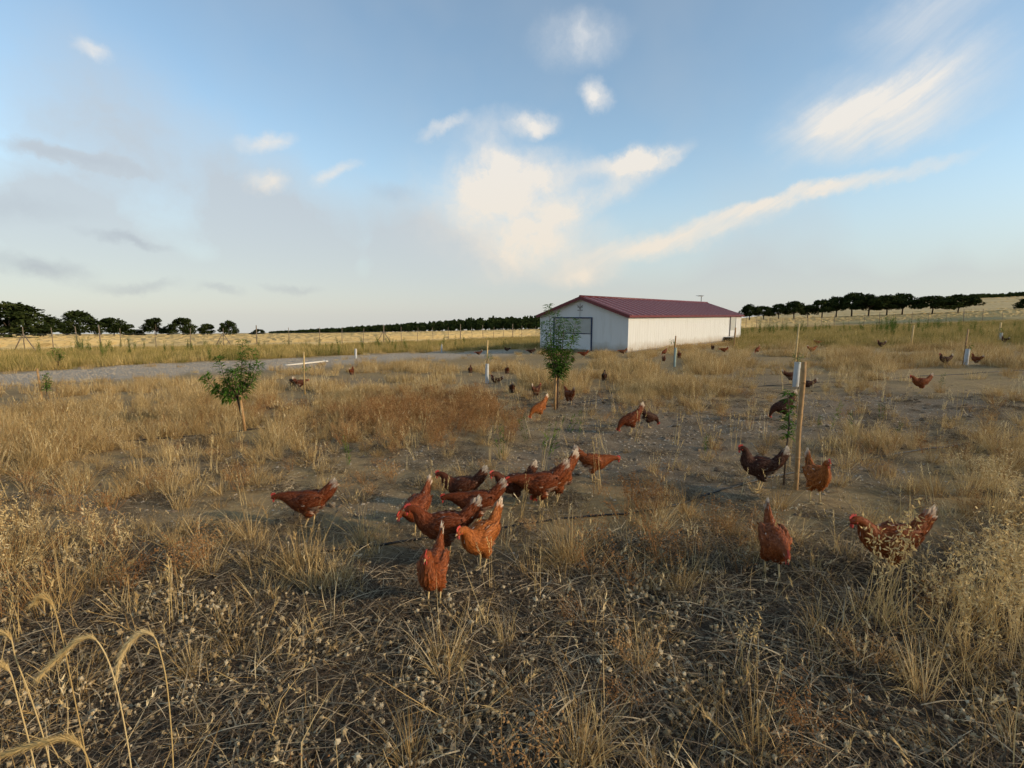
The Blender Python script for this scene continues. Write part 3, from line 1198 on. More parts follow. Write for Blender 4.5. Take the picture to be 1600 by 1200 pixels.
M['plumage'] = mat_plumage()
M['comb'] = plain('red_comb_skin', (0.50, 0.06, 0.045), 0.5, 0.2, 60)
M['beak'] = plain('horn_beak', (0.40, 0.26, 0.12), 0.4, 0.2, 60)
M['shank'] = plain('yellow_leg_skin', (0.58, 0.42, 0.20), 0.55, 0.25, 60)
M['eye'] = plain('hen_eye', (0.10, 0.035, 0.01), 0.15, 0.2, 60, spec=0.6)

NECK = {
    'alert': (12, [52, 74, 82, 74, 42, -4, -12, -14], 48),
    'walk': (4, [36, 52, 58, 50, 22, -10, -14, -16], 44),
    'low': (2, [18, 16, 12, 6, -6, -16, -18, -20], 40),
    'peck': (-18, [-22, -42, -54, -60, -66, -74, -78, -78], 34),
    'tuck': (6, [58, 84, 96, 84, 38, -8, -14, -14], 30),
}


def hen_spine(pose):
    pitch, ang, tail = NECK[pose]
    hip = Vector((-0.01, 0, 0.215))
    body = [  # x, z, half width, half height
        (-0.125, 0.268, 0.056, 0.060), (-0.085, 0.250, 0.078, 0.080), (-0.035, 0.232, 0.090, 0.094),
        (0.020, 0.224, 0.092, 0.098), (0.070, 0.226, 0.085, 0.092), (0.108, 0.240, 0.068, 0.076)]
    rot = Matrix.Rotation(-R(pitch), 3, 'Y')
    st = []
    for x, z, w, h in body:
        p = rot @ (Vector((x, 0, z)) - hip) + hip
        st.append((p, w, h))
    # tail, from the rump upwards and back
    p = st[0][0].copy()
    tl = []
    a = R(tail) - R(pitch) * 0.6
    for L, w, h, da in ((0.045, 0.038, 0.056, 0.0), (0.045, 0.024, 0.052, 0.10), (0.045, 0.013, 0.046, 0.16), (0.035, 0.006, 0.032, 0.16), (0.02, 0.003, 0.014, 0.1)):
        a += da
        p = p + Vector((-math.cos(a), 0, math.sin(a))) * L
        tl.append((p.copy(), w, h))
    p = st[-1][0].copy()
    nk = []
    for g, L, w, h in zip(ang, (0.036, 0.034, 0.034, 0.030, 0.026, 0.024, 0.018, 0.010),
                          (0.056, 0.045, 0.036, 0.029, 0.0245, 0.0225, 0.0165, 0.009), (0.064, 0.052, 0.040, 0.031, 0.026, 0.025, 0.0185, 0.010)):
        g = R(g)
        p = p + Vector((math.cos(g), 0, math.sin(g))) * L
        nk.append((p.copy(), w, h))
    return list(reversed(tl)) + st + nk


def loft(mb, st, n=14):
    vs_, fs_ = [], []
    for i, (p, w, h) in enumerate(st):
        t = (st[min(i + 1, len(st) - 1)][0] - st[max(i - 1, 0)][0]).normalized()
        up = Vector((0, 1, 0)).cross(t) * -1
        for k in range(n):
            an = 2 * math.pi * k / n
            vs_.append(p + Vector((0, 1, 0)) * (w * math.cos(an)) + up * (h * math.sin(an)))
    for i in range(len(st) - 1):
        for k in range(n):
            k2 = (k + 1) % n
            fs_.append((i * n + k, i * n + k2, (i + 1) * n + k2, (i + 1) * n + k))
    fs_.append(tuple(reversed(range(n))))
    fs_.append(tuple((len(st) - 1) * n + k for k in range(n)))
    mb.add(vs_, fs_)


def ellipsoid(mb, c, r, rot=None, nu=12, nv=8, col=0.5):
    vs_, fs_ = [], []
    for i in range(nv + 1):
        th = math.pi * i / nv
        for k in range(nu):
            ph = 2 * math.pi * k / nu
            p = Vector((r[0] * math.sin(th) * math.cos(ph), r[1] * math.sin(th) * math.sin(ph), r[2] * math.cos(th)))
            if rot is not None:
                p = rot @ p
            vs_.append(p + Vector(c))
    for i in range(nv):
        for k in range(nu):
            k2 = (k + 1) % nu
            fs_.append((i * nu + k, (i + 1) * nu + k, (i + 1) * nu + k2, i * nu + k2))
    mb.add(vs_, fs_, col)


def set_attr(me, name, arr):
    at = me.attributes.new(name, 'FLOAT', 'POINT')
    at.data.foreach_set('value', np.array(arr, dtype=np.float32))


def hen_meshes(pose, seed, sit=False, step=0.0):
    rnd = random.Random(seed)
    st = hen_spine(pose)
    pitch = NECK[pose][0]
    drop = 0.105 if sit else 0.0
    # one continuous skin: loft, folded wings and thighs melted together
    mb = MB()
    loft(mb, st)
    rotw = Matrix.Rotation(-R(pitch - 9), 3, 'Y')
    for s in (-1, 1):
        ellipsoid(mb, (-0.022, s * 0.070, 0.246), (0.118, 0.026, 0.062), rotw)
        if not sit:
            ellipsoid(mb, (-0.012 + s * step * 0.3, s * 0.044, 0.150), (0.040, 0.032, 0.058), Matrix.Rotation(R(18), 3, 'Y'))
    ellipsoid(mb, (-0.10, 0, 0.215), (0.055, 0.060, 0.055))
    me0 = mb.mesh('tmp', M['plumage'])
    o = bpy.data.objects.new('tmp', me0)
    COL.objects.link(o)
    rm = o.modifiers.new('r', 'REMESH')
    rm.mode = 'VOXEL'
    rm.voxel_size = 0.0065
    sm = o.modifiers.new('s', 'SMOOTH')
    sm.factor = 0.5
    sm.iterations = 5
    dg = bpy.context.evaluated_depsgraph_get()
    body = bpy.data.meshes.new_from_object(o.evaluated_get(dg))
    bpy.data.objects.remove(o)
    body.name = 'body'
    nv = len(body.vertices)
    co = np.empty(nv * 3, dtype=np.float32)
    body.vertices.foreach_get('co', co)
    co = co.reshape(-1, 3)
    sp = np.array([list(q[0]) for q in st])
    # fine parameter along the spine
    fine, tp = [], []
    for i in range(len(sp) - 1):
        for k in range(6):
            fine.append(sp[i] + (sp[i + 1] - sp[i]) * k / 6)
            tp.append(i + k / 6)
    fine = np.array(fine)
    tp = np.array(tp)
    tang = np.gradient(fine, axis=0)
    tang /= np.linalg.norm(tang, axis=1)[:, None]

    def near(P):
        d = ((fine[None, :, :] - P[:, None, :]) ** 2 * np.array([1, 0.3, 1])).sum(2)
        return d.argmin(1)

    def pale_of(t, z):
        v = np.clip((2.2 - t) / 1.5, 0, 1) * 0.9
        return v

    idx = near(co)
    t = tp[idx]
    set_attr(body, 'tone', np.clip(0.45 + 0.1 * np.random.RandomState(seed).randn(nv), 0, 1))
    set_attr(body, 'pale', pale_of(t, co[:, 2]))
    head_p = np.array(st[-3][0])
    fr = np.array(st[-1][0]) - head_p
    dd = (co - (head_p + 0.2 * fr))
    set_attr(body, 'red', np.clip(1.5 - np.linalg.norm(dd, axis=1) / 0.017, 0, 1) * (t > 16.2))
    body.materials.clear()
    body.materials.append(M['plumage'])
    body.polygons.foreach_set('use_smooth', [True] * len(body.polygons))
    if drop:
        pass
    # feathers laid over the skin
    npoly = len(body.polygons)
    cen = np.empty(npoly * 3, dtype=np.float32)
    nor = np.empty(npoly * 3, dtype=np.float32)
    body.polygons.foreach_get('center', cen)
    body.polygons.foreach_get('normal', nor)
    cen, nor = cen.reshape(-1, 3), nor.reshape(-1, 3)
    ids = list(range(npoly))
    rnd.shuffle(ids)
    fe = MB()
    pal = []
    ci = near(cen)
    count = 0
    for j in ids:
        if count > 1500:
            break
        k = ci[j]
        tt = tp[k]
        if tt > 16.4:
            continue
        P, Nn = Vector(cen[j]), Vector(nor[j])
        back = -Vector(tang[k])
        if tt < 5.2 or tt > 10.5:
            dvec = back
        else:
            dvec = back + Vector((0, 0, -0.35))
        side_wing = 4.0 < tt < 10.5 and abs(P.y) > 0.062 and P.z > 0.20
        dvec = dvec - Nn * dvec.dot(Nn)
        if dvec.length < 1e-4:
            continue
        dvec.normalize()
        L = 0.030
        W = 0.013
        lift = 0.16
        if tt > 13:
            L, W, lift = 0.017, 0.006, 0.12
        elif tt > 10.5:
            L, W, lift = 0.030, 0.0085, 0.12
        if tt < 4.5:
            L, W, lift = 0.045, 0.013, 0.10
        if side_wing:
            L, W, lift = 0.042, 0.013, 0.07
            dvec = (back - Nn * back.dot(Nn) + Vector((0, 0, 0.12))).normalized()
        if P.z < 0.19 and tt < 9:
            L, W, lift = 0.034, 0.014, 0.28         # loose fluff below
        L *= rnd.uniform(0.75, 1.25)
        d = (dvec + Nn * lift * rnd.uniform(0.6, 2.0)).normalized()
        sd = Nn.cross(d).normalized()
        a = P + Nn * 0.0006
        mid = a + d * L * 0.55
        tip = mid + (d - Nn * lift * 0.7).normalized() * L * 0.5
        tone = min(1, max(0, rnd.gauss(0.5, 0.24)))
        if tt > 10.5:
            tone = min(1, tone + 0.16)
        if side_wing:
            tone = min(1, max(0, tone - 0.06 + 0.26 * math.sin(P.x * 210 + P.z * 90)))
        fe.add([a - sd * W * 0.35, a + sd * W * 0.35, mid + sd * W * 0.5 + Nn * 0.001, tip, mid - sd * W * 0.5 + Nn * 0.001],
               [(0, 1, 2, 4), (4, 2, 3)], [tone * 0.5, tone * 0.5, tone, min(1, tone + 0.4), tone])
        pv = float(np.clip((2.2 - tt) / 1.5, 0, 1) * 0.9)
        if P.z < 0.20 and tt < 7.2 and P.x < -0.02:
            pv = max(pv, rnd.uniform(0.05, 0.4))
        if rnd.random() < 0.012:
            pv = max(pv, rnd.uniform(0.2, 0.6))
        pv2 = min(1, pv + 0.08)
        pal += [pv * 0.8, pv * 0.8, pv, pv2, pv]
        count += 1
    # long tail quills
    for q in range(16):
        s = rnd.uniform(-1, 1)
        b0 = st[3][0] + Vector((0, s * 0.012, 0))
        tdir = (st[0][0] - st[3][0]).normalized()
        upv = Vector((tdir.z, 0, -tdir.x))
        fan = rnd.uniform(-0.55, 0.40)
        d = (tdir + upv * fan + Vector((0, s * 0.10, 0))).normalized()
        L = rnd.uniform(0.085, 0.125) * (1 - 0.2 * abs(fan))
        sd = d.cross(Vector((0, 1, 0))).normalized()
        W = 0.017
        b1, b2, b3 = b0 + d * L * 0.4, b0 + d * L * 0.85, b0 + d * L
        fe.add([b0 - sd * W * 0.3, b0 + sd * W * 0.3, b1 + sd * W * 0.5, b2 + sd * W * 0.45, b3, b2 - sd * W * 0.45, b1 - sd * W * 0.5],
               [(0, 1, 2, 6), (6, 2, 3, 5), (5, 3, 4)], [0.4, 0.4, 0.5, 0.55, 0.6, 0.55, 0.5])
        pal += [0.0, 0.0, 0.15, 0.7, 0.9, 0.7, 0.15]
    fm = fe.mesh('feathers', M['plumage'])
    set_attr(fm, 'pale', pal)
    # head: comb, wattles, beak, eyes in the frame of the last stations
    hd = st[-3][0]
    f = (st[-1][0] - st[-4][0]).normalized()
    up = Vector((-f.z, 0, f.x))
    if up.z < 0 and pose != 'peck':
        up = -up
    cmb = MB()
    prof = [(-0.020, 0.020), (-0.024, 0.034), (-0.016, 0.040), (-0.011, 0.031), (-0.005, 0.045), (0.001, 0.033), (0.007, 0.043), (0.012, 0.030), (0.018, 0.034), (0.022, 0.018), (0.016, 0.012), (-0.010, 0.014)]
    flop = rnd.choice((-1, 1)) * 0.004
    n = len(prof)
    vs_ = []
    for s in (-1, 1):
        for (a, b) in prof:
            th = 0.0028 if b < 0.025 else 0.0014
            vs_.append(hd + f * a + up * b + Vector((0, s * th + flop * max(0, b - 0.02) * 60, 0)))
    fs_ = [tuple(range(n)), tuple(reversed(range(n, 2 * n)))] + [(i, n + i, n + (i + 1) % n, (i + 1) % n) for i in range(n)]
    cmb.add(vs_, fs_)
    wats, eyes = [], []
    for s in (-1, 1):
        wat = MB()
        ellipsoid(wat, hd + f * 0.016 - up * 0.028 + Vector((0, s * 0.008, 0)), (0.007, 0.0032, 0.014), None, 8, 6)
        ellipsoid(wat, hd - f * 0.008 - up * 0.011 + Vector((0, s * 0.0205, 0)), (0.005, 0.003, 0.007), None, 8, 5)
        wats.append(wat.mesh('wattle', M['comb'], True))
    bk = MB()
    b0 = st[-1][0] - f * 0.006
    bk.tube([b0, b0 + f * 0.012 + up * 0.0005, b0 + f * 0.022 - up * 0.004], [0.0085, 0.006, 0.0012], 7)
    for s in (-1, 1):
        ey = MB()
        ellipsoid(ey, hd + f * 0.008 + up * 0.006 + Vector((0, s * 0.0185, 0)), (0.0042, 0.003, 0.0042), None, 8, 6)
        eyes.append(ey.mesh('eye', M['eye'], True))
    legs = []
    if not sit:
        for s in (-1, 1):
            lg = MB()
            fx = -0.002 + s * step
            hock = Vector((-0.030 + s * step * 0.4, s * 0.042, 0.108))
            foot = Vector((fx, s * 0.044, 0.010))
            lg.tube([(-0.012, s * 0.044, 0.172), hock, foot.lerp(hock, 0.5), foot], [0.014, 0.0078, 0.0062, 0.0078], 7)
            for an, L in ((0, 0.058), (0.55, 0.048), (-0.55, 0.048), (math.pi, 0.022)):
                e = foot + Vector((math.cos(an) * L, math.sin(an) * L, -0.006))
                lg.tube([foot, foot.lerp(e, 0.55) + Vector((0, 0, 0.003)), e], [0.0058, 0.0048, 0.002], 6)
            legs.append(lg.mesh('leg', M['shank'], True))
    return dict(body=body, feathers=fm, comb=cmb.mesh('comb', M['comb'], False), wattle=wats,
                beak=bk.mesh('beak', M['beak'], True), eye=eyes, leg=legs, drop=drop)


HEN = {
    'alert': hen_meshes('alert', 1, step=0.012), 'alert2': hen_meshes('alert', 2, step=-0.03), 'walk': hen_meshes('walk', 3, step=0.035), 'walk2': hen_meshes('walk', 4, step=-0.02),
    'low': hen_meshes('low', 5, step=0.03), 'peck': hen_meshes('peck', 6, step=0.02), 'tuck': hen_meshes('tuck', 7), 'sit': hen_meshes('tuck', 8, sit=True),
}
TONES = {'red': (0.165, 0.036, 0.009), 'orange': (0.30, 0.084, 0.015), 'dark': (0.085, 0.023, 0.009), 'brown': (0.14, 0.046, 0.017), 'choc': (0.055, 0.018, 0.009), 'russet': (0.205, 0.048, 0.010)}


HEN_SPOTS = []
LIFT = 0.024


def hen(px, py, heading, pose, tone, label, scale=1.0, group='brown hens roaming the plot', small=False):
    """heading in degrees: 0 faces right, 90 away from the camera, 180 left, 270 towards the camera"""
    p = ground_at(px, py)
    h = HEN[pose]
    root = empty('hen', (p.x, p.y, p.z - h['drop'] * scale), R(heading))
    scale *= 0.80
    root.location.z = p.z - h['drop'] * scale
    root.scale = (scale, scale * 0.86, scale)
    tag(root, label, 'hen', group)
    col = TONES[tone] + (1.0,)
    HEN_SPOTS.append((px, py))
    for part in ('body', 'comb', 'beak'):
        o = link(part, h[part], root)
        o.color = col
        o.location.z = LIFT if h['leg'] else 0.0
    for o in list(root.children):
        if o.name.split('.')[0] == 'body':
            q = link('feathers', h['feathers'], o)
            q.color = col
    for part in ('leg', 'wattle', 'eye'):
        for me in h[part]:
            o = link(part, me, root)
            if part != 'leg' and h['leg']:
                o.location.z = LIFT
    return root


hen(678, 950, 266, 'tuck', 'russet', 'red-brown hen in front, walking straight at the camera', 1.06)
hen(752, 893, 238, 'walk', 'orange', 'bright orange hen right behind the foremost one, facing front left', 1.08)
hen(694, 874, 184, 'walk', 'red', 'chestnut hen in left profile behind the two foremost hens', 1.12)
hen(652, 838, 252, 'low', 'red', 'chestnut hen with raised tail, back left of the central cluster', 1.05)
hen(744, 826, 182, 'low', 'red', 'hen with low head and pale tail in the middle of the cluster', 1.04)
hen(722, 796, 182, 'walk2', 'dark', 'dark mottled hen at the back of the central cluster', 1.0)
hen(803, 792, 205, 'walk', 'dark', 'dark-breasted hen with upright pale tail, left of the russet pair', 1.0)
hen(843, 797, 190, 'low', 'red', 'russet hen of the pair, head low and facing left, in front', 1.12)
hen(868, 788, 200, 'peck', 'russet', 'russet hen of the pair, mostly hidden, its pale fan tail showing', 1.1)
hen(929, 752, 0, 'low', 'russet', 'hen with white tail facing right on the bare soil', 0.95)
hen(482, 826, 180, 'low', 'red', 'chestnut hen alone left of the cluster behind a golden tuft', 1.05)
hen(1184, 768, 178, 'alert', 'choc', 'very dark hen with raised head beside the leaning wooden stake', 1.1)
hen(1274, 786, 262, 'alert', 'orange', 'orange hen facing the camera, right of the leaning wooden stake', 1.08)
hen(1206, 905, 256, 'low', 'russet', 'hen with white-tipped tail in the straw, facing front right of centre', 1.1)
hen(1385, 905, 183, 'walk', 'russet', 'rightmost near hen, half hidden in pale oat grass, white tail', 1.15)
hen(985, 678, 196, 'peck', 'red', 'pecking hen with cream tail on bare soil left of the stake', 1.05)
hen(1014, 668, 10, 'peck', 'choc', 'dark hen half hidden behind the pecking cream-tailed hen', 0.8)
hen(842, 656, 215, 'peck', 'orange', 'orange hen seen from behind, below the bushy almond sapling', 1.0)
hen(889, 634, 110, 'walk', 'russet', 'russet hen right of the trunk of the bushy almond sapling', 1.05)
hen(838, 624, 60, 'walk2', 'dark', 'dark hen just left of the bushy almond sapling trunk', 0.95)
hen(800, 620, 95, 'low', 'dark', 'dark red hen seen from behind, between tree guard and bushy sapling', 0.95)
hen(792, 588, 100, 'low', 'red', 'small far red hen right of the white tree guard', 0.95, small=True)
hen(775, 599, 170, 'sit', 'choc', 'dark hen lying on the soil beside the white tree guard', 0.9)
hen(735, 587, 90, 'tuck', 'dark', 'dark hen seen from behind left of the white tree guard', 0.95, small=True)
hen(748, 557, 200, 'low', 'dark', 'far dark hen at the end of the gravel track', 1.0, small=True)
hen(792, 551, 180, 'tuck', 'choc', 'far dark hen on the track nearest the shed corner', 1.0, small=True)
hen(944, 600, 80, 'tuck', 'choc', 'dark hen right of the bushy sapling, before tall golden grass', 1.0, small=True)
hen(550, 590, 90, 'tuck', 'red', 'lone red hen between the gravel track and golden grass', 1.0, small=True)
hen(458, 609, 130, 'low', 'dark', 'left one of two dark hens beside the bamboo cane', 1.0)
hen(470, 610, 55, 'low', 'dark', 'right one of two dark hens beside the bamboo cane', 1.0)
hen(1437, 614, 180, 'walk', 'russet', 'hen with white tail facing left on bare soil at far right', 1.02)
hen(1475, 573, 180, 'alert', 'choc', 'dark hen with upright neck left of the right-hand tree guard', 1.05, small=True)
hen(1524, 571, 95, 'tuck', 'russet', 'russet hen seen from behind right of the right-hand tree guard', 0.9, small=True)
hen(1236, 600, 0, 'tuck', 'dark', 'dark hen in front of the tree guard beside the wooden stake', 1.0)
hen(1261, 606, 180, 'sit', 'choc', 'dark hen resting just right of the wooden stake', 0.9)
hen(1222, 657, 186, 'peck', 'choc', 'dark pecking hen behind the leafy shoot at the wooden stake', 1.1)
hen(1268, 553, 0, 'walk', 'orange', 'far orange hen in pale grass right of the shed', 1.05, small=True)
hen(1277, 540, 0, 'low', 'russet', 'farthest russet hen in the right-hand grass', 1.0, small=True)
hen(1183, 553, 215, 'peck', 'red', 'red hen with tail up off the far shed corner', 1.05, small=True)
hen(1131, 553, 180, 'low', 'russet', 'russet hen low in the grass below the shed side door', 1.0, small=True)
hen(1113, 549, 90, 'tuck', 'dark', 'dark hen close to the long shed wall', 1.0, small=True)
hen(1061, 563, 80, 'tuck', 'russet', 'russet hen just right of the green tree guard', 1.1, small=True)
hen(1038, 556, 215, 'peck', 'red', 'red hen with tail up just left of the green tree guard', 1.0, small=True)
hen(1037, 568, 270, 'tuck', 'brown', 'brown hen in the grass lower left of the green tree guard', 0.9, small=True)
hen(912, 560, 180, 'low', 'red', 'red hen before the shed door', 1.1, small=True)
hen(887, 558, 90, 'tuck', 'russet', 'russet hen against the shed gable right of the bushy sapling', 1.0, small=True)
hen(895, 570, 90, 'walk', 'brown', 'brown hen in grass below the shed door, near the sapling', 1.0, small=True)
hen(973, 556, 190, 'low', 'brown', 'dull brown hen at the near corner of the shed', 1.1, small=True)
hen(830, 555, 180, 'low', 'choc', 'dark hen at the left corner of the shed', 1.1, small=True)
hen(1376, 545, 180, 'alert', 'choc', 'dark hen with neck up in the grass under the tall green weed', 1.1, small=True)
hen(1569, 538, 90, 'tuck', 'choc', 'small dark hen beside the farthest tree guard on the right', 1.0, small=True)


# ------------------------------------------------------------------ saplings, stakes and tree guards
def leafy(mb, p, d, L, rnd, tone):
    """one lance-shaped leaf, folded a little along its midrib"""
    d = d.normalized()
    sd = d.cross(Vector((0.1, 0.2, 1))).normalized()
    up = sd.cross(d)
    w = L * 0.13
    m1 = p + d * L * 0.45 + up * L * 0.04
    tip = p + d * L - Vector((0, 0, L * 0.22))
    mb.add([p, m1 + sd * w + up * w * 0.4, tip, m1 - sd * w + up * w * 0.4, m1], [(0, 4, 1), (1, 4, 2), (2, 4, 3), (3, 4, 0)], tone)


def sapling(px, py, label, top_px, shoots, leaf_n, leaf_len, trunk_h, trunk_r, stake=None, lean=0.0, seed=0, leafbase=0.2):
    """shoots: (side, height fraction, reach towards the camera) tips of the branches, in units of the height"""
    rnd = random.Random(seed)
    p = ground_at(px, py)
    sc = p.y / FPX
    H = (py - top_px) * sc * 1.02
    root = empty('almond_sapling', p)
    tag(root, label, 'sapling', 'staked young trees')
    t = MB()
    fork = Vector((lean * H, 0, trunk_h * H))
    t.tube([(0, 0, -0.03), (lean * H * 0.4, 0.005, trunk_h * H * 0.5), fork], [trunk_r, trunk_r * 0.9, trunk_r * 0.8], 7)
    cr = MB()
    for (sx, hz, sy) in shoots:
        tip = Vector((sx * H, sy * H, hz * H))
        mid = fork.lerp(tip, 0.5) + Vector((sx * H * 0.16, sy * H * 0.16, -0.02 * H))
        pts = [fork, fork.lerp(mid, 0.6), mid, mid.lerp(tip, 0.55) + Vector((0, 0, 0.01 * H)), tip]
        t.tube(pts, [trunk_r * 0.5, trunk_r * 0.42, trunk_r * 0.32, trunk_r * 0.2, trunk_r * 0.1], 5)
        for k in range(leaf_n):
            q = leafbase + (1 - leafbase) * rnd.random() ** 0.6
            i = min(3, int(q * 4))
            b = pts[i].lerp(pts[i + 1], q * 4 - i)
            ax = (pts[i + 1] - pts[i]).normalized()
            v = Vector((rnd.gauss(0, 1), rnd.gauss(0, 1), rnd.gauss(0, 0.6)))
            v = (v - ax * v.dot(ax)).normalized()
            out = rnd.uniform(0, 0.055) * H * (1.15 - 0.6 * q)
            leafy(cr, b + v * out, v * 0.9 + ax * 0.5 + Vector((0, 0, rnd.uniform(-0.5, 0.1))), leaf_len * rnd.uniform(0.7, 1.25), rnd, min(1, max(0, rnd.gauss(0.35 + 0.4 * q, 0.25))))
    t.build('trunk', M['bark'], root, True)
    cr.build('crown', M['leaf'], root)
    if stake:
        m = MB()
        r, top, ln, off = stake
        m.tube([(off, -0.02, -0.1), (off + ln * 0.5, -0.02, top * H * 0.5), (off + ln, -0.02, top * H)], [r, r * 0.98, r * 0.95], 8)
        m.build('stake', M['stake'], root, True)
    return root


sapling(871, 640, 'tallest bushy almond sapling with wooden stake, in front of the shed', 478,
        [(-0.10, 1.0, 0.0), (-0.02, 0.93, 0.08), (0.05, 0.86, -0.06), (0.17, 0.86, 0.02), (-0.13, 0.84, 0.05), (-0.09, 0.72, -0.1), (0.04, 0.74, 0.12),
         (0.10, 0.70, -0.08), (-0.11, 0.60, 0.03), (-0.03, 0.62, -0.08), (0.07, 0.55, 0.05), (0.15, 0.74, 0.0), (0.05, 0.42, -0.03), (-0.05, 0.44, 0.03), (0.0, 0.8, 0.0)],
        150, 0.098, 0.30, 0.020, (0.022, 0.36, 0.015, -0.05), 0.0, 3, 0.0)
sapling(381, 673, 'spreading almond sapling on a leaning stake at the left', 532,
        [(0.06, 1.0, 0.0), (0.03, 0.86, 0.05), (-0.22, 0.82, 0.0), (0.22, 0.76, 0.0), (-0.36, 0.62, -0.05), (-0.2, 0.55, 0.1), (0.02, 0.7, -0.12), (0.1, 0.62, 0.08),
         (-0.28, 0.48, -0.02), (-0.1, 0.68, 0.0), (0.16, 0.9, 0.02), (-0.02, 0.52, 0.1), (-0.13, 0.45, -0.08)],
        140, 0.085, 0.36, 0.014, (0.021, 0.40, -0.05, 0.035), -0.045, 5, 0.05)
sapling(72, 626, 'small almond sapling with cane at the left edge below the track', 578,
        [(0.1, 1.0, 0), (0.02, 0.85, 0.05), (0.16, 0.8, 0), (0.1, 0.55, -0.05), (0.02, 0.6, 0.05)], 30, 0.10, 0.3, 0.014, (0.02, 1.05, -0.03, -0.06), 0.05, 7, 0.0)
sapling(92, 577, 'small leafy sapling beyond the gravel track at the left', 544,
        [(-0.12, 1.0, 0), (0.12, 0.95, 0), (0.25, 0.8, 0), (0, 0.75, 0.1), (-0.2, 0.8, -0.1), (0.1, 0.6, 0)], 30, 0.15, 0.3, 0.02, None, 0.0, 8, 0.2)


def leaning_stake():
    p = ground_at(1243, 765)
    q = project(p.x, p.y, p.z)
    root = empty('wooden_stake', p)
    tag(root, 'thick leaning wooden stake with a leafy shoot, beside the orange hen', 'stake')
    m = MB()
    pts, rr = [], []
    rnd = random.Random(2)
    for k in range(12):
        f = k / 11
        pts.append((0.0 * f + 0.004 * math.sin(f * 9), 0.02 * f, -0.12 + 1.22 * f))
        rr.append(0.0185 + 0.001 * math.sin(k * 2.1))
    m.tube(pts, rr, 10)
    m.build('shaft', M['stake'], root, True)
    for h in (0.28, 0.66, 0.93):
        m = MB()
        c = Vector((0.004 * math.sin((h + 0.12) / 1.22 * 9), 0.02 * (h + 0.12) / 1.22, h))
        m.tube([c - Vector((0, 0, 0.012)), c, c + Vector((0, 0, 0.012))], [0.0188, 0.021, 0.0188], 10)
        m.build('node_ring', M['stake'], root, True)
    s = MB()
    cr = MB()
    rnd = random.Random(12)
    s.tube([(-0.05, 0.10, 0), (-0.05, 0.1, 0.3), (-0.04, 0.1, 0.56), (-0.07, 0.1, 0.82)], [0.009, 0.008, 0.007, 0.003], 6)
    for k in range(110):
        f = rnd.uniform(0.42, 0.84)
        b = Vector((-0.05 - 0.05 * max(0, f - 0.6), 0.1, f))
        a = rnd.uniform(0, 6.28)
        leafy(cr, b, Vector((math.cos(a), math.sin(a), rnd.uniform(-0.3, 0.7))), rnd.uniform(0.06, 0.11), rnd, min(1, max(0, rnd.gauss(0.6, 0.2))))
    s.build('shoot', M['bark'], root, True)
    cr.build('leaves', M['leaf'], root)


leaning_stake()


def guard(px, py, tube_top, stake_top, label, tube_w=9, green=False, leaf_px=None, leaf_n=30, cane=True, tube_off=0.0, seed=0):
    """young tree in a plastic tube tied to a cane"""
    rnd = random.Random(seed + 50)
    p = ground_at(px, py)
    sc = p.y / FPX
    root = empty('tree_guard', p)
    tag(root, label, 'tree guard', 'young trees in guards')
    h = (py - tube_top) * sc
    r = tube_w / 2 * sc
    if tube_top < py:
        m = MB()
        n = 12
        m.tube([(tube_off, 0, -0.03), (tube_off, 0, h * 0.5), (tube_off + 0.01, 0, h)], [r, r * 1.02, r], n, cap=False)
        m.tube([(tube_off, 0, -0.03), (tube_off, 0, h * 0.5), (tube_off + 0.01, 0, h - 0.001)], [r * 0.94, r * 0.95, r * 0.94], n, cap=False)
        m.build('guard_tube', M['tubeg' if green else 'tube'], root, True)
    sh = (py - stake_top) * sc
    m = MB()
    rr = max(0.014, 1.25 * sc)
    off = r + rr if tube_top < py else 0.0
    m.tube([(-0.3 * r, off, -0.1), (0.0, off, sh * 0.5), (0.02, off, sh)], [rr, rr, rr * 0.9], 7)
    m.build('cane', M['cane' if cane else 'stake'], root, True)
    if leaf_px:
        m = MB()
        cr = MB()
        lh = (py - leaf_px[1]) * sc
        lr = leaf_px[2] * sc
        lx = leaf_px[0] * sc
        m.tube([(0, 0, 0), (lx * 0.3, 0, lh * 0.8), (lx, 0, lh + lr * 0.7)], [0.011, 0.009, 0.004], 6)
        m.build('stem', M['bark'], root, True)
        for k in range(leaf_n):
            v = Vector((rnd.gauss(0, 1), rnd.gauss(0, 1), rnd.gauss(0, 1))).normalized() * rnd.random() ** 0.5
            b = Vector((lx + v.x * lr * 0.8, v.y * lr * 0.8, lh + v.z * lr))
            leafy(cr, b, Vector((v.x + rnd.uniform(-0.4, 0.4), v.y, rnd.uniform(-0.3, 0.4))), max(0.08, 4.0 * sc) * rnd.uniform(0.7, 1.2), rnd, rnd.random())
        cr.build('leaves', M['leaf'], root)
    return root


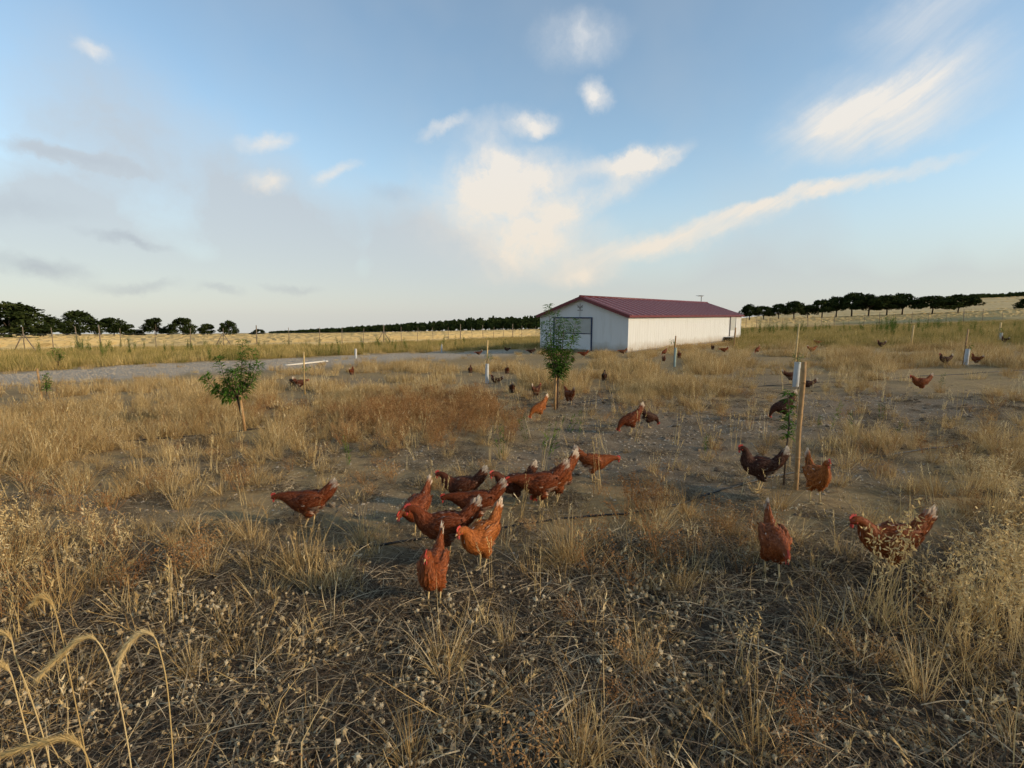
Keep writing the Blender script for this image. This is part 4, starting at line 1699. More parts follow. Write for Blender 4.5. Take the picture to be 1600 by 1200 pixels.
guard(761, 599, 568, 531, 'white tree guard with tall cane in the middle distance left of the shed', 5.5, leaf_px=(2, 556, 7), seed=1)
guard(1243, 604, 565, 506, 'white tree guard with tall cane behind the leaning wooden stake', 9, leaf_px=(0, 556, 11), leaf_n=50, seed=2)
guard(1054, 573, 543, 525, 'slim green tree guard before the long shed wall', 3.6, green=True, leaf_px=(-4, 534, 6), cane=False, seed=3)
guard(1509, 570, 545, 514, 'white tree guard with dark stake at the far right', 6, leaf_px=(3, 541, 5), cane=False, seed=4)
guard(1563, 532, 520, 504, 'farthest white tree guard, near the right edge', 4, leaf_px=(-3, 516, 4), seed=5)
guard(556, 560, 545, 545, 'short white tree guard beyond the gravel track', 3.5, seed=6)
guard(690, 551, 538, 534, 'slim pale tree guard beyond the track, left of the shed', 2.4, leaf_px=(0, 536, 3), seed=7)
guard(477, 616, 999, 549, 'bare bamboo cane with a small shoot beside two dark hens', 4, leaf_px=(3, 574, 7), seed=8)
guard(1423, 548, 999, 508, 'yellow bamboo cane in the grass under the umbrella pine', 4, seed=9)
guard(1147, 545, 999, 512, 'thin dark cane in front of the shed side door', 4, cane=False, seed=10)

# ------------------------------------------------------------------ hoses, plank
def hose(name, label, px, rad=0.009):
    pts = [ground_at(*q) for q in px]
    out = []
    for a, b in zip(pts, pts[1:]):
        n = max(2, int((b - a).length / 0.08))
        for k in range(n):
            q = a.lerp(b, k / n)
            out.append(Vector((q.x + 0.015 * mnoise.noise(Vector((q.x * 1.3, q.y * 1.3, 8))), q.y + 0.015 * mnoise.noise(Vector((q.x * 1.3, q.y * 1.3, 2))), terrain(q.x, q.y) + rad * 1.0)))
    m = MB()
    m.tube(out, rad, 7)
    tag(m.build(name, M['hose'], smooth=True), label, 'hose', 'drip hoses')


hose('drip_hose', 'black drip hose running behind the front hens across the foreground', [(-150, 975), (0, 938), (140, 912), (300, 888), (430, 873), (600, 852), (760, 830), (900, 810), (1040, 795), (1150, 762), (1290, 728), (1420, 707), (1600, 680), (1750, 660)], 0.008)
hose('drip_hose', 'black drip hose by the foot of the two bushy saplings', [(-100, 722), (100, 702), (300, 682), (390, 672), (500, 662), (700, 648), (820, 637), (900, 631), (960, 625), (1060, 615), (1200, 603), (1330, 596), (1500, 585), (1700, 575)], 0.008)
m = MB()
pa, pb = ground_at(446, 571), ground_at(508, 566)
dv = (pb - pa)
m.box((0, 0, 0.03), (dv.length, 0.11, 0.06), rot=Matrix.Rotation(math.atan2(dv.y, dv.x), 3, 'Z'))
m.box((dv.length * 0.47 * math.cos(math.atan2(dv.y, dv.x)), dv.length * 0.47 * math.sin(math.atan2(dv.y, dv.x)) + 0.16, 0.03), (0.5, 0.11, 0.058), rot=Matrix.Rotation(math.atan2(dv.y, dv.x) + 1.1, 3, 'Z'))
pk = m.build('white_plank', M['plank'])
pk.location = (pa + pb) / 2
tag(pk, 'long white plank lying on the far edge of the gravel track', 'plank')


# ------------------------------------------------------------------ ground cover prototypes
PROTO = {}


def proto_col(name, meshes):
    c = bpy.data.collections.new(name)
    for i, me in enumerate(meshes):
        o = bpy.data.objects.new('%s_%02d' % (name, i), me)
        c.objects.link(o)
    PROTO[name] = (c, len(meshes))


GUARDS = [(761, 599), (1243, 604), (1054, 573), (1509, 570), (1563, 532), (556, 560), (690, 551), (477, 616), (871, 640), (381, 673), (72, 626), (1243, 765), (1423, 548)]


def kept_clear(px, py):
    """hens and trodden spots round the guards: the tall stuff is scratched away in front of them"""
    for L, hw, dp in ((HEN_SPOTS, 0.21, 0.20), (GUARDS, 0.07, 0.12)):
        for hx, hy in L:
            s = hy - 492
            dpp = dp * (1.35 if s > 280 else 1.0)
            if ((px - hx) / (hw * s + 3)) ** 2 + ((py - hy - dpp * s * 0.5) / (dpp * s * 0.62 + 3)) ** 2 < 1:
                return True
    return False


def horiz(a):
    return Vector((math.cos(a), math.sin(a), 0))


def tuft(seed, n, h, rad, lean, width, droop, mat, segs=4, heads=0, lo=0.45):
    rnd = random.Random(seed)
    mb = MB()
    wind = rnd.uniform(0, 6.28)
    for k in range(n):
        a = rnd.uniform(0, 6.28)
        q = rad * math.sqrt(rnd.random())
        b = horiz(a) * q
        out = horiz(a + rnd.uniform(-0.7, 0.7)) * rnd.uniform(0.05, lean) + horiz(wind) * 0.12
        d = Vector((out.x, out.y, 1)) + Vector((rnd.gauss(0, 0.16), rnd.gauss(0, 0.16), 0))
        L = h * (lo + (1.15 - lo) * rnd.random() ** 1.5)
        sd = horiz(rnd.uniform(0, 6.28))
        tone = rnd.random()
        tip = mb.blade(b - Vector((0, 0, 0.01)), d, L, width * rnd.uniform(0.7, 1.3), droop * rnd.uniform(0.2, 1.3), sd, tone, segs, kink=(rnd.randint(1, max(1, segs - 2)), Vector((rnd.gauss(0, 0.7), rnd.gauss(0, 0.7), rnd.uniform(-0.9, 0.1)))) if rnd.random() < 0.38 else None)
        if k < heads:
            dd = (tip - b).normalized()
            for j in range(9):
                c = tip - dd * (j * 0.007)
                sp = (horiz(rnd.uniform(0, 6.28)) * 0.6 + dd).normalized()
                mb.blade(c, sp, 0.022, 0.006, 0.2, horiz(rnd.uniform(0, 6.28)), min(1, tone + 0.3), 2)
    return mb.mesh('tuft', mat)


def oat(seed, n, h):
    """stalks with hanging, papery spikelets"""
    rnd = random.Random(seed)
    mb = MB()
    for k in range(n):
        a = rnd.uniform(0, 6.28)
        b = horiz(a) * 0.10 * math.sqrt(rnd.random())
        out = horiz(rnd.uniform(0, 6.28)) * rnd.uniform(0.05, 0.38)
        d = Vector((out.x, out.y, 1)).normalized()
        L = h * rnd.uniform(0.6, 1.1)
        tone = rnd.random() * 0.7
        tip = mb.blade(b, d, L, 0.0032, 0.25, horiz(rnd.uniform(0, 6.28)), tone, 5)
        m = (b + d * L).lerp(tip, 0.8)
        for j in range(rnd.randint(8, 15)):
            f = rnd.uniform(0.0, 0.34)
            c = tip.lerp(b, f) + horiz(rnd.uniform(0, 6.28)) * rnd.uniform(0.0, 0.03)
            dd = Vector((rnd.gauss(0, 0.5), rnd.gauss(0, 0.5), rnd.uniform(-1.0, 0.4))).normalized()
            s1 = horiz(rnd.uniform(0, 6.28))
            s2 = dd.cross(s1).normalized()
            l = rnd.uniform(0.016, 0.03)
            w = l * 0.15
            t2 = min(1, 0.45 + rnd.random() * 0.55)
            mb.add([c, c + dd * l * 0.4 + s2 * w, c + dd * l, c + dd * l * 0.4 - s2 * w], [(0, 1, 2, 3)], t2)
            mb.blade(c + dd * l * 0.5, dd + s2 * 0.3, 0.028, 0.0016, 0.1, s1, t2, 2)
    for k in range(30):
        a = rnd.uniform(0, 6.28)
        out = horiz(a) * rnd.uniform(0.1, 1.0)
        mb.blade(horiz(a) * 0.08 * rnd.random(), Vector((out.x, out.y, 1)), h * rnd.uniform(0.25, 0.6), 0.0035, 0.9, horiz(rnd.uniform(0, 6.28)), rnd.random() * 0.5, 4)
    return mb.mesh('oat', M['pale'])


def weed(seed, h, beads=70):
    """dead branching weed set with small round seed cases"""
    rnd = random.Random(seed)
    mb = MB()
    ends = []
    for k in range(11):
        a = rnd.uniform(0, 6.28)
        out = horiz(a) * rnd.uniform(0.15, 0.75)
        p = horiz(a) * 0.03
        d = Vector((out.x, out.y, 1)).normalized()
        L = h * rnd.uniform(0.6, 1.1)
        tone = rnd.random() * 0.6
        tip = mb.blade(p, d, L, 0.0042, 0.15, horiz(rnd.uniform(0, 6.28)), tone, 4)
        for j in range(7):
            f = rnd.uniform(0.3, 1.0)
            c = p.lerp(tip, f)
            dd = (Vector((rnd.gauss(0, 1), rnd.gauss(0, 1), rnd.uniform(0.2, 1.2)))).normalized()
            e = mb.blade(c, dd, h * rnd.uniform(0.12, 0.3), 0.0026, 0.1, horiz(rnd.uniform(0, 6.28)), tone, 2)
            ends.append(e)
            ends.append(c.lerp(e, 0.6))
    for c in ends[:beads * 2]:
        r = rnd.uniform(0.0035, 0.0065)
        t = 0.35 + rnd.random() * 0.65
        mb.add([c + Vector(v) * r for v in ((1, 0, 0), (-1, 0, 0), (0, 1, 0), (0, -1, 0), (0, 0, 1), (0, 0, -1))],
               [(0, 2, 4), (2, 1, 4), (1, 3, 4), (3, 0, 4), (2, 0, 5), (1, 2, 5), (3, 1, 5), (0, 3, 5)], t)
    return mb.mesh('weed', M['brown'])


def thistle(seed, stem):
    """pale star of dry bracts round a seed boss, on a short crooked stem"""
    rnd = random.Random(seed)
    mb = MB()
    for q in range(rnd.randint(2, 5)):
        b = horiz(rnd.uniform(0, 6.28)) * rnd.uniform(0, 0.07)
        top = b + horiz(rnd.uniform(0, 6.28)) * rnd.uniform(0, 0.03) + Vector((0, 0, stem * rnd.uniform(0.4, 1.2)))
        mb.tube([b, b.lerp(top, 0.5) + horiz(rnd.uniform(0, 6.28)) * 0.01, top], 0.0016, 3, 0.1, cap=False)
        ax = (Vector((rnd.gauss(0, 0.5), rnd.gauss(0, 0.5), 1))).normalized()
        u = ax.cross(Vector((1, 0.2, 0))).normalized()
        v = ax.cross(u)
        r = rnd.uniform(0.005, 0.010)
        tone = rnd.uniform(0.25, 0.8)
        n = 6
        ring = [top + (u * math.cos(6.28 * k / n) + v * math.sin(6.28 * k / n)) * r for k in range(n)]
        mb.add(ring + [top + ax * r * 1.1, top - ax * r * 1.0], [(k, (k + 1) % n, n) for k in range(n)] + [((k + 1) % n, k, n + 1) for k in range(n)], tone)
        m = rnd.choice((0, 10, 14, 16))
        tone -= 0.12 * (m == 0)
        for k in range(m):
            an = 6.28 * k / m + rnd.uniform(-0.2, 0.2)
            rd = u * math.cos(an) + v * math.sin(an)
            tg = v * math.cos(an) - u * math.sin(an)
            L = r * rnd.uniform(0.4, 1.15)
            b0 = top + rd * r * 0.7
            e = b0 + (rd + ax * rnd.uniform(-0.9, 1.1)).normalized() * L
            mb.add([b0 - tg * r * 0.26, b0 + tg * r * 0.26, e], [(0, 1, 2)], min(1, tone + rnd.uniform(0.0, 0.35)))
    return mb.mesh('thistle', M['head'])


def litter(seed, n, rad):
    rnd = random.Random(seed)
    mb = MB()
    for k in range(n):
        b = horiz(rnd.uniform(0, 6.28)) * rad * math.sqrt(rnd.random()) + Vector((0, 0, rnd.uniform(0.002, 0.03)))
        a = rnd.uniform(0, 6.28)
        d = Vector((math.cos(a), math.sin(a), rnd.uniform(-0.05, 0.30)))
        mb.blade(b, d, rnd.uniform(0.05, 0.20), rnd.uniform(0.0018, 0.0042), rnd.uniform(0.1, 0.7), (horiz(a + 1.57) + Vector((0, 0, rnd.uniform(-0.6, 0.6)))).normalized(), rnd.random() ** 1.9, 3)
    for k in range(n // 3):     # curled dead leaves
        b = horiz(rnd.uniform(0, 6.28)) * rad * math.sqrt(rnd.random()) + Vector((0, 0, rnd.uniform(0.003, 0.02)))
        a = rnd.uniform(0, 6.28)
        u = horiz(a) + Vector((0, 0, rnd.uniform(-0.3, 0.5)))
        v = horiz(a + 1.57) + Vector((0, 0, rnd.uniform(-0.4, 0.4)))
        l = rnd.uniform(0.006, 0.017)
        mb.add([b - u * l, b + v * l * 0.45 + Vector((0, 0, l * 0.3)), b + u * l, b - v * l * 0.45], [(0, 1, 2), (0, 2, 3)], rnd.random() * 0.8)
    return mb.mesh('litter', M['litter'])


def rock(seed, flat, mat):
    rnd = random.Random(seed)
    bm = bmesh.new()
    bmesh.ops.create_icosphere(bm, subdivisions=2, radius=1.0)
    off = Vector((rnd.random() * 50, rnd.random() * 50, 0))
    for v in bm.verts:
        k = 1 + 0.45 * mnoise.noise(v.co * 1.3 + off) + 0.18 * mnoise.noise(v.co * 3.1 + off)
        v.co = Vector((v.co.x * k * 1.2, v.co.y * k, v.co.z * k * flat))
    me = bpy.data.meshes.new('rock')
    bm.to_mesh(me)
    bm.free()
    me.materials.append(mat)
    return me


def stalks(seed, n, h, mat, leaf=0.0):
    """a few thin upright stems, with or without narrow leaves"""
    rnd = random.Random(seed)
    mb = MB()
    for k in range(n):
        b = horiz(rnd.uniform(0, 6.28)) * 0.05 * rnd.random()
        out = horiz(rnd.uniform(0, 6.28)) * rnd.uniform(0.02, 0.16)
        d = Vector((out.x, out.y, 1)).normalized()
        L = h * rnd.uniform(0.55, 1.1)
        t = rnd.random()
        tip = mb.blade(b, d, L, 0.0045, 0.05, horiz(rnd.uniform(0, 6.28)), t, 4)
        for j in range(9):
            c = tip - (tip - b).normalized() * j * 0.009
            mb.blade(c, d + horiz(rnd.uniform(0, 6.28)) * 0.5, 0.02, 0.005, 0.0, horiz(rnd.uniform(0, 6.28)), min(1, t + 0.2), 2)
        for j in range(int(leaf * 10)):
            c = b.lerp(tip, rnd.uniform(0.1, 0.95))
            mb.blade(c, horiz(rnd.uniform(0, 6.28)) + Vector((0, 0, 0.9)), h * rnd.uniform(0.12, 0.25), 0.012, 0.4, horiz(rnd.uniform(0, 6.28)), rnd.random() * 0.7, 3)
    return mb.mesh('stalks', mat)


proto_col('gold', [tuft(k, 75, 0.36, 0.07, 0.65, 0.0034, 0.8, M['gold'], 4, 5) for k in range(4)])
proto_col('wisp', [tuft(140 + k, 16, 0.30, 0.10, 1.6, 0.0030, 1.0, M['gold'], 5, 2, 0.3) for k in range(6)])
proto_col('goldlow', [tuft(20 + k, 55, 0.20, 0.09, 1.1, 0.0034, 0.9, M['gold'], 3) for k in range(3)])
proto_col('arch', [tuft(30 + k, 60, 0.52, 0.05, 0.75, 0.0036, 1.25, M['gold'], 6) for k in range(3)])
proto_col('field', [tuft(40 + k, 130, 0.42, 0.34, 0.42, 0.0085, 0.4, M['gold'], 3, 0, 0.4) for k in range(4)])
proto_col('olivefield', [tuft(50 + k, 120, 0.46, 0.40, 0.35, 0.011, 0.3, M['olive'], 3, 0, 0.4) for k in range(4)])
proto_col('oat', [oat(60 + k, 13, 0.46) for k in range(4)])
proto_col('weed', [weed(70 + k, 0.22) for k in range(4)])
proto_col('thistle', [thistle(80 + k, 0.045) for k in range(6)])
proto_col('litter', [litter(90 + k, 120, 0.20) for k in range(4)])
proto_col('pebble', [rock(100 + k, 0.6, M['stone']) for k in range(4)])
proto_col('clod', [rock(110 + k, 0.5, M['clod']) for k in range(3)])
proto_col('stem', [stalks(120 + k, 5, 0.34, M['pale']) for k in range(3)])
proto_col('greenstem', [stalks(125 + k, 4, 0.34, M['green'], 0.5) for k in range(3)])
proto_col('greenweed', [stalks(130 + k, 14, 0.95, M['green'], 1.6) for k in range(3)])


def scatter_object(name, label, pts, proto, cat='plants'):
    """pts: (x, y, z, scale, rotz, tiltx, tilty, index)"""
    col, n = PROTO[proto]
    me = bpy.data.meshes.new(name)
    me.from_pydata([p[:3] for p in pts], [], [])
    def put(nm, typ, vals):
        at = me.attributes.new(nm, typ, 'POINT')
        at.data.foreach_set('vector' if typ == 'FLOAT_VECTOR' else 'value', vals)
    put('rot', 'FLOAT_VECTOR', np.array([(p[5], p[6], p[4]) for p in pts], dtype=np.float32).ravel())
    put('scl', 'FLOAT', np.array([p[3] for p in pts], dtype=np.float32))
    put('pick', 'INT', np.array([p[7] % n for p in pts], dtype=np.int32))
    o = link(name, me)
    tag(o, label, cat, kind='stuff')
    ng = bpy.data.node_groups.new(name + '_scatter', 'GeometryNodeTree')
    ng.interface.new_socket('Geometry', in_out='INPUT', socket_type='NodeSocketGeometry')
    ng.interface.new_socket('Geometry', in_out='OUTPUT', socket_type='NodeSocketGeometry')
    gi = ng.nodes.new('NodeGroupInput')
    go = ng.nodes.new('NodeGroupOutput')
    iop = ng.nodes.new('GeometryNodeInstanceOnPoints')
    ci = ng.nodes.new('GeometryNodeCollectionInfo')
    ci.inputs['Collection'].default_value = col
    ci.inputs['Separate Children'].default_value = True
    ci.inputs['Reset Children'].default_value = True
    def na(nm, typ):
        a = ng.nodes.new('GeometryNodeInputNamedAttribute')
        a.data_type = typ
        a.inputs['Name'].default_value = nm
        return a.outputs['Attribute']
    L = ng.links
    L.new(gi.outputs[0], iop.inputs['Points'])
    L.new(ci.outputs[0], iop.inputs['Instance'])
    iop.inputs['Pick Instance'].default_value = True
    L.new(na('pick', 'INT'), iop.inputs['Instance Index'])
    L.new(na('rot', 'FLOAT_VECTOR'), iop.inputs['Rotation'])
    L.new(na('scl', 'FLOAT'), iop.inputs['Scale'])
    L.new(iop.outputs[0], go.inputs[0])
    md = o.modifiers.new('scatter', 'NODES')
    md.node_group = ng
    return o


SHED_INV = (Matrix.Translation(shed.location) @ Matrix.Rotation(shed.rotation_euler.z, 4, 'Z')).inverted()


def blocked(x, y):
    q = SHED_INV @ Vector((x, y, 0))
    return -0.15 < q.x < 20 and -0.15 < q.y < 6.0


def sample(seed, r0, r1, dens, weight, smin, smax, tilt=0.12, half=60, sink=0.0, clear=0.0):
    """random places between two distances; dens per square metre, thinned by weight(px, py, r, x, y)"""
    rnd = random.Random(seed)
    area = R(2 * half) / 2 * (r1 * r1 - r0 * r0)
    out = []
    for k in range(int(area * dens)):
        r = math.sqrt(r0 * r0 + (r1 * r1 - r0 * r0) * rnd.random())
        a = R(rnd.uniform(-half, half))
        x, y = r * math.sin(a), r * math.cos(a)
        px, py = project(x, y, terrain_base(x, y))
        if px < -330 or px > 1930 or py > 1500:
            continue
        w = weight(px, py, r, x, y)
        if rnd.random() > w or blocked(x, y):
            continue
        if clear and rnd.random() < clear and kept_clear(px, py):
            continue
        s = rnd.uniform(smin, smax) * (0.75 + 0.5 * min(1.0, w))
        out.append((x, y, terrain(x, y) - sink * s, s, rnd.uniform(0, 6.28), rnd.gauss(0, tilt), rnd.gauss(0, tilt), rnd.randint(0, 999)))
    return out


def nz2(x, y, f, o=0.0):
    return mnoise.noise(Vector((x * f, y * f, o)))


GOLD = [(140, 675, 230, 62, 0.75), (-150, 680, 200, 80, 1.0), (60, 735, 130, 34, 0.8), (330, 640, 160, 34, 0.6), (440, 690, 80, 22, 0.5), (640, 600, 150, 24, 0.8), (560, 640, 120, 30, 0.6),
        (830, 590, 80, 30, 0.9), (960, 585, 120, 28, 1.1), (1060, 600, 90, 32, 1.0), (1110, 560, 120, 12, 0.8), (1330, 556, 200, 22, 1.1), (1550, 575, 150, 26, 0.9),
        (1580, 720, 80, 60, 0.55), (1350, 697, 42, 22, 1.2), (1040, 635, 100, 22, 0.7), (1330, 600, 40, 12, 0.6), (720, 690, 130, 22, 0.25), (260, 790, 90, 26, 0.35), (120, 770, 80, 20, 0.4)]
BROWN = [(690, 655, 150, 38, 1.0), (590, 665, 80, 24, 0.7), (1000, 835, 125, 58, 1.0), (900, 790, 90, 30, 0.5), (1150, 860, 60, 40, 0.6), (250, 930, 90, 36, 0.7), (560, 940, 90, 50, 0.35),
         (1100, 600, 50, 16, 0.6), (420, 640, 60, 18, 0.3), (1250, 800, 70, 24, 0.5), (1510, 640, 80, 20, 0.35), (1100, 720, 60, 16, 0.3)]
OAT = [(1330, 1000, 90, 44, 0.9), (1450, 985, 120, 46, 0.9), (1560, 1000, 100, 60, 0.9), (1270, 940, 40, 26, 0.6), (1420, 1070, 130, 50, 0.5), (1230, 1060, 90, 50, 0.2),
       (20, 920, 110, 50, 0.4), (150, 880, 90, 34, 0.2), (1570, 790, 80, 40, 0.5), (1720, 960, 130, 80, 0.8), (-150, 930, 150, 80, 0.7), (1180, 1150, 80, 60, 0.2)]


def w_gold(px, py, r, x, y):
    b = blob(px, py, GOLD)
    base = 0.20 - 0.16 * sstep(820, 900, py)
    w = (base + b) * (0.55 + 1.1 * max(-0.4, nz2(x, y, 0.8, 3)))
    w *= 1 - 0.92 * bare_amount(px, py) * (1 - 0.5 * min(1, b))
    return w * (1 - road_amount(px, py))


def w_low(px, py, r, x, y):
    w = (0.30 + 0.4 * nz2(x, y, 0.9, 7)) * (1 - 0.75 * bare_amount(px, py)) * (1 - road_amount(px, py))
    return w


def w_field(px, py, r, x, y):
    f = sstep(9, 14, r)
    if px < 840:
        road = interp(ROAD_TOP, px)
        if py < road:
            return 0.0
    else:
        if r > 34:
            return 0.35 * (1 - sstep(34, 50, r))
    w = (0.20 + blob(px, py, GOLD)) * (0.52 + 1.5 * nz2(x, y, 0.35, 4))
    w *= 1 - 0.95 * bare_amount(px, py)
    return w * f * (1 - road_amount(px, py) * 0.92)


def w_olive(px, py, r, x, y):
    if y > fence_depth(x / max(y, 0.1)) + 1.5:
        return 0.0
    if px < 860:
        t = interp(ROAD_TOP, px)
        if py > t - 1:
            return 0.0
        return 0.8 + 0.5 * nz2(x, y, 0.2, 2)
    if px < 1150:
        return 0.7 if r > 46 else 0.0
    return sstep(26, 36, r) * (0.85 + 0.4 * nz2(x, y, 0.15, 2))


pts = sample(1, 1.3, 13, 46, w_gold, 0.6, 1.1, clear=0.96)
TUFTS = [(470, 905, 1.15), (495, 920, 1.0), (455, 890, 0.9), (890, 880, 1.0), (700, 1040, 0.8), (905, 1190, 0.8), (80, 960, 1.2), (15, 900, 1.3), (150, 925, 1.0), (1590, 900, 1.2), (1290, 1000, 0.9), (1010, 760, 0.4), (830, 905, 0.8)]
ARCH = [(468, 900, 0.95), (888, 885, 0.85), (872, 892, 0.7), (895, 880, 0.8), (520, 915, 0.6), (690, 1060, 0.7), (790, 1010, 0.6), (910, 1195, 0.7), (640, 1195, 0.7), (110, 800, 0.6), (250, 720, 0.7), (60, 830, 0.5), (1000, 1060, 0.6), (1440, 1090, 0.8), (1180, 1190, 0.7), (330, 900, 0.7), (300, 1060, 0.5)]
rt = random.Random(77)


def explicit(L):
    out = []
    for (px, py, s) in L:
        p = ground_at(px, py)
        out.append((p.x, p.y, p.z, s, rt.uniform(0, 6.28), 0, 0, rt.randint(0, 99)))
    return out


pts += explicit(TUFTS)
scatter_object('golden_grass', 'dry golden grass tufts all over the near ground', pts, 'gold', 'grass')
scatter_object('arching_grass', 'long arching golden grass blades in the foreground', explicit(ARCH) + sample(31, 1.3, 9, 1.6, lambda px, py, r, x, y: w_gold(px, py, r, x, y) + 0.1, 0.5, 0.95, clear=0.9), 'arch', 'grass')
scatter_object('wispy_grass', 'loose bent straws standing over the foreground litter', sample(21, 1.1, 6, 42, lambda px, py, r, x, y: 0.9 * sstep(780, 880, py) * (0.7 + 0.9 * nz2(x, y, 1.3, 12)), 0.5, 1.2, 0.35, clear=0.6), 'wisp', 'grass')
scatter_object('short_grass', 'short flattened dry grass between the tufts', sample(2, 1.2, 12, 30, w_low, 0.6, 1.15, clear=0.85), 'goldlow', 'grass')
scatter_object('meadow_grass', 'golden meadow grass of the middle distance', sample(3, 9, 52, 7.5, w_field, 0.45, 0.95, clear=0.97), 'field', 'grass')
scatter_object('fence_grass', 'olive and tan grass in front of the far fence', sample(4, 24, 92, 4.6, w_olive, 0.5, 1.15, clear=0.9), 'olivefield', 'grass')
scatter_object('oat_grass', 'pale wild oats with papery drooping heads at lower right', sample(5, 1.4, 7, 50, lambda px, py, r, x, y: blob(px, py, OAT) * (1.0 + 1.5 * nz2(x, y, 1.9, 8)), 0.6, 0.92, clear=0.6), 'oat', 'grass')
scatter_object('dead_weed', 'brown dead weeds set with tiny round seed cases', sample(6, 1.4, 12, 36, lambda px, py, r, x, y: (blob(px, py, BROWN) + 0.10) * (0.8 + 0.6 * nz2(x, y, 1.2, 5)) * (1 - road_amount(px, py)) * (1 - 0.8 * bare_amount(px, py)), 0.7, 1.2, clear=0.9), 'weed', 'weeds')
scatter_object('thistle_head', 'pale star-shaped dry seed heads strewn over the foreground', sample(7, 1.2, 6.0, 420, lambda px, py, r, x, y: (0.05 + 0.45 * sstep(840, 960, py)) * (0.7 + 0.9 * max(-0.5, nz2(x, y, 2.1, 1))) * (1 - 0.6 * min(1, blob(px, py, OAT))), 0.75, 1.35, 0.4), 'thistle', 'seed heads')
scatter_object('straw_litter', 'grey and brown straw litter on the soil', sample(8, 1.0, 12, 46, lambda px, py, r, x, y: (0.22 + 0.7 * sstep(800, 930, py)) * (0.8 + 0.5 * nz2(x, y, 1.1, 6)) * (1 - 0.3 * bare_amount(px, py)), 0.8, 1.3, 0.05), 'litter', 'litter')
scatter_object('pebbles', 'pale pebbles scattered on the bare soil', sample(9, 1.1, 12, 95, lambda px, py, r, x, y: 0.25 + 0.75 * bare_amount(px, py) * (0.5 + nz2(x, y, 0.8, 2)), 0.005, 0.017, 0.5, sink=0.2), 'pebble', 'stones')
scatter_object('track_gravel', 'pale gravel of the track at the left', sample(10, 9, 40, 60, lambda px, py, r, x, y: road_amount(px, py), 0.010, 0.024, 0.5, sink=0.2), 'pebble', 'gravel')
scatter_object('soil_clods', 'lumps of brown earth on the bare ground', sample(11, 1.2, 14, 26, lambda px, py, r, x, y: 0.2 + 0.8 * bare_amount(px, py), 0.008, 0.04, 0.4, sink=0.3), 'clod', 'earth')
scatter_object('thin_stem', 'thin pale upright stems standing over the bare patches', sample(15, 2.5, 14, 3.0, lambda px, py, r, x, y: 0.55 + 0.4 * nz2(x, y, 0.7, 9), 0.5, 1.1), 'stem', 'stems')
scatter_object('green_stem', 'thin green stems on the bare soil behind the hens', sample(13, 4, 13, 3.0, lambda px, py, r, x, y: blob(px, py, [(870, 690, 40, 40, 0.9), (680, 715, 180, 26, 0.5), (1095, 715, 14, 26, 1.0), (1400, 640, 150, 50, 0.25), (800, 700, 120, 30, 0.4), (1300, 690, 60, 40, 0.3), (460, 600, 60, 12, 0.8), (800, 580, 60, 10, 0.8)]), 0.6, 1.15), 'greenstem', 'stems')
scatter_object('tall_green_weed', 'tall dark green weeds in the grass near the fence', sample(14, 26, 70, 0.5, lambda px, py, r, x, y: 0.0 if y > fence_depth(x / max(y, 0.1)) else blob(px, py, [(150, 555, 150, 8, 0.5), (620, 545, 200, 7, 0.3), (1200, 518, 70, 8, 1.0), (1300, 515, 80, 7, 0.9), (1388, 520, 14, 12, 1.6), (1450, 520, 120, 10, 0.4)]), 0.7, 1.2), 'greenweed', 'weeds')


# ------------------------------------------------------------------ rows of ripe wheat beyond the fence
def wheat_rows():
    rnd = random.Random(9)
    mb = MB()
    off = 2.2
    for row in range(30):
        u = -1.5
        pu = []
        while u < 1.6:
            d = fence_depth(u) + off + (7 if 0.36 < u else 0) + rnd.uniform(-0.2, 0.2) * (1 + off * 0.02)
            pu.append((u * d, d))
            u += (0.55 + off * 0.006) / d
        vs_, fs_, cs = [], [], []
        for x, y in pu:
            z = terrain_base(x, y) + 0.40
            h = 0.26 + 0.08 * mnoise.noise(Vector((x * 0.4, y * 0.4, 1))) + rnd.uniform(-0.05, 0.08)
            t = min(1, max(0, 0.5 + 0.5 * mnoise.noise(Vector((x * 0.05, y * 0.03, 4))) + rnd.uniform(-0.25, 0.25)))
            vs_ += [(x, y, z), (x + rnd.uniform(-0.1, 0.1), y + rnd.uniform(0.1, 0.5), z + h)]
            cs += [t, t]
        for i in range(len(pu) - 1):
            fs_.append((2 * i, 2 * i + 2, 2 * i + 3, 2 * i + 1))
        mb.add(vs_, fs_, cs)
        off *= 1.19
    tag(mb.build('ripe_wheat', M['wheat']), 'ripe golden wheat standing beyond the fence', 'wheat', kind='stuff')


wheat_rows()


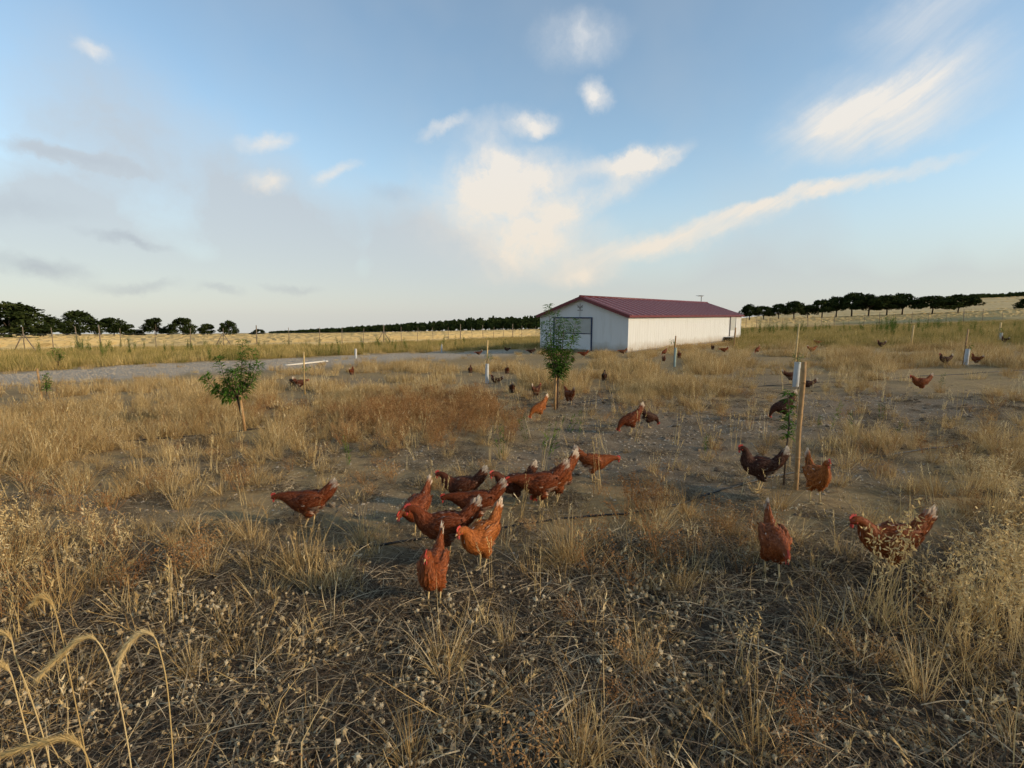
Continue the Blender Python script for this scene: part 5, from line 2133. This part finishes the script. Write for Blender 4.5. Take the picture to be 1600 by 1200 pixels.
# ------------------------------------------------------------------ the nodding ears close to the camera
def nodding_ear(label, pix, depth, head_from, seed, k=1.0):
    """pix: picture points from the base of the stem to the end of the ear; the ear starts at point head_from"""
    rnd = random.Random(seed)
    P = []
    for (px, py) in pix:
        d = ray_dir(px, py)
        q = d * (depth / d.y)
        P.append(Vector((q.x, q.y, q.z + EYE)))
    # smooth
    def cr(i, t):
        a, b, c, d = P[max(i - 1, 0)], P[i], P[i + 1], P[min(i + 2, len(P) - 1)]
        return 0.5 * ((2 * b) + (c - a) * t + (2 * a - 5 * b + 4 * c - d) * t * t + (3 * b - a - 3 * c + d) * t ** 3)
    stem = []
    for i in range(head_from):
        stem += [cr(i, t / 6) for t in range(6)]
    stem.append(P[head_from].copy())
    base = stem[0].copy()
    gz = terrain(base.x, base.y + 0.03)
    base2 = Vector((base.x + 0.01, base.y + 0.03, gz - 0.02))
    root = empty('nodding_grass_ear', base2)
    tag(root, label, 'grass ear', 'nodding ears close to the camera')
    m = MB()
    full = [base2, base2.lerp(stem[0], 0.5)] + stem
    m.tube([q - base2 for q in full], [0.0014 * k] * len(full), 6, 0.4)
    m.build('stem', M['pale'], root, True)
    ear = []
    for i in range(head_from, len(P) - 1):
        ear += [cr(i, t / 14) for t in range(14)]
    ear.append(P[-1].copy())
    h = MB()
    n = len(ear)
    h.tube([q - base2 for q in ear], [0.0036 * k * (0.5 + math.sin(math.pi * min(1, (j + 1) / n * 1.05)) * 0.9) for j in range(n)], 6, 0.45)
    for j in range(n):
        t = (ear[min(j + 1, n - 1)] - ear[max(j - 1, 0)]).normalized()
        f = math.sin(math.pi * min(1, 0.12 + 0.85 * j / n))
        for q in range(9):
            v = Vector((rnd.gauss(0, 1), rnd.gauss(0, 1), rnd.gauss(0, 1)))
            v = (v - t * v.dot(t)).normalized()
            p = ear[j] - base2
            tone = rnd.uniform(0.3, 1)
            sd = t.cross(v)
            # glume
            e = p + (v * 0.6 + t).normalized() * 0.0115 * k * (0.5 + f)
            h.add([p - sd * 0.0014 * k, p + sd * 0.0014 * k, e], [(0, 1, 2)], tone)
            if q < 4:      # bristle
                h.blade(p + v * 0.002, v * 0.55 + t, rnd.uniform(0.016, 0.03) * k, 0.0006 * k, 0.05, sd, min(1, tone + 0.2), 2)
    h.build('ear', M['pale'], root)


nodding_ear('nodding ear curving left, furthest right of the group at lower left', [(272, 1290), (270, 1180), (262, 1080), (253, 1030), (240, 994), (220, 990), (198, 1010), (186, 1036), (181, 1060)], 1.02, 4, 1)
nodding_ear('long nodding ear pointing down left, second from the right of its group', [(212, 1290), (205, 1200), (190, 1110), (172, 1040), (150, 1000), (128, 998), (104, 1015), (78, 1040), (62, 1058)], 1.0, 4, 2)
nodding_ear('pale ear arching over the others, tallest of the lower-left group', [(150, 1290), (132, 1170), (112, 1070), (98, 1000), (84, 950), (74, 936), (64, 934), (54, 942)], 1.1, 4, 3)
nodding_ear('thick ear lying almost level, lowest at the bottom-left corner', [(160, 1330), (150, 1230), (140, 1195), (128, 1168), (108, 1155), (80, 1157), (40, 1168), (-10, 1184), (-40, 1196)], 0.86, 3, 4, 1.05)
nodding_ear('short ear cut by the left edge, above the lowest one', [(95, 1300), (75, 1180), (48, 1090), (25, 1030), (18, 1000), (8, 990), (-10, 992), (-30, 1006)], 1.05, 4, 5)
nodding_ear('small ear at the left edge under the pale arching one', [(80, 1330), (55, 1200), (30, 1100), (20, 1062), (14, 1048), (4, 1040), (-12, 1044), (-30, 1060)], 0.98, 4, 6)
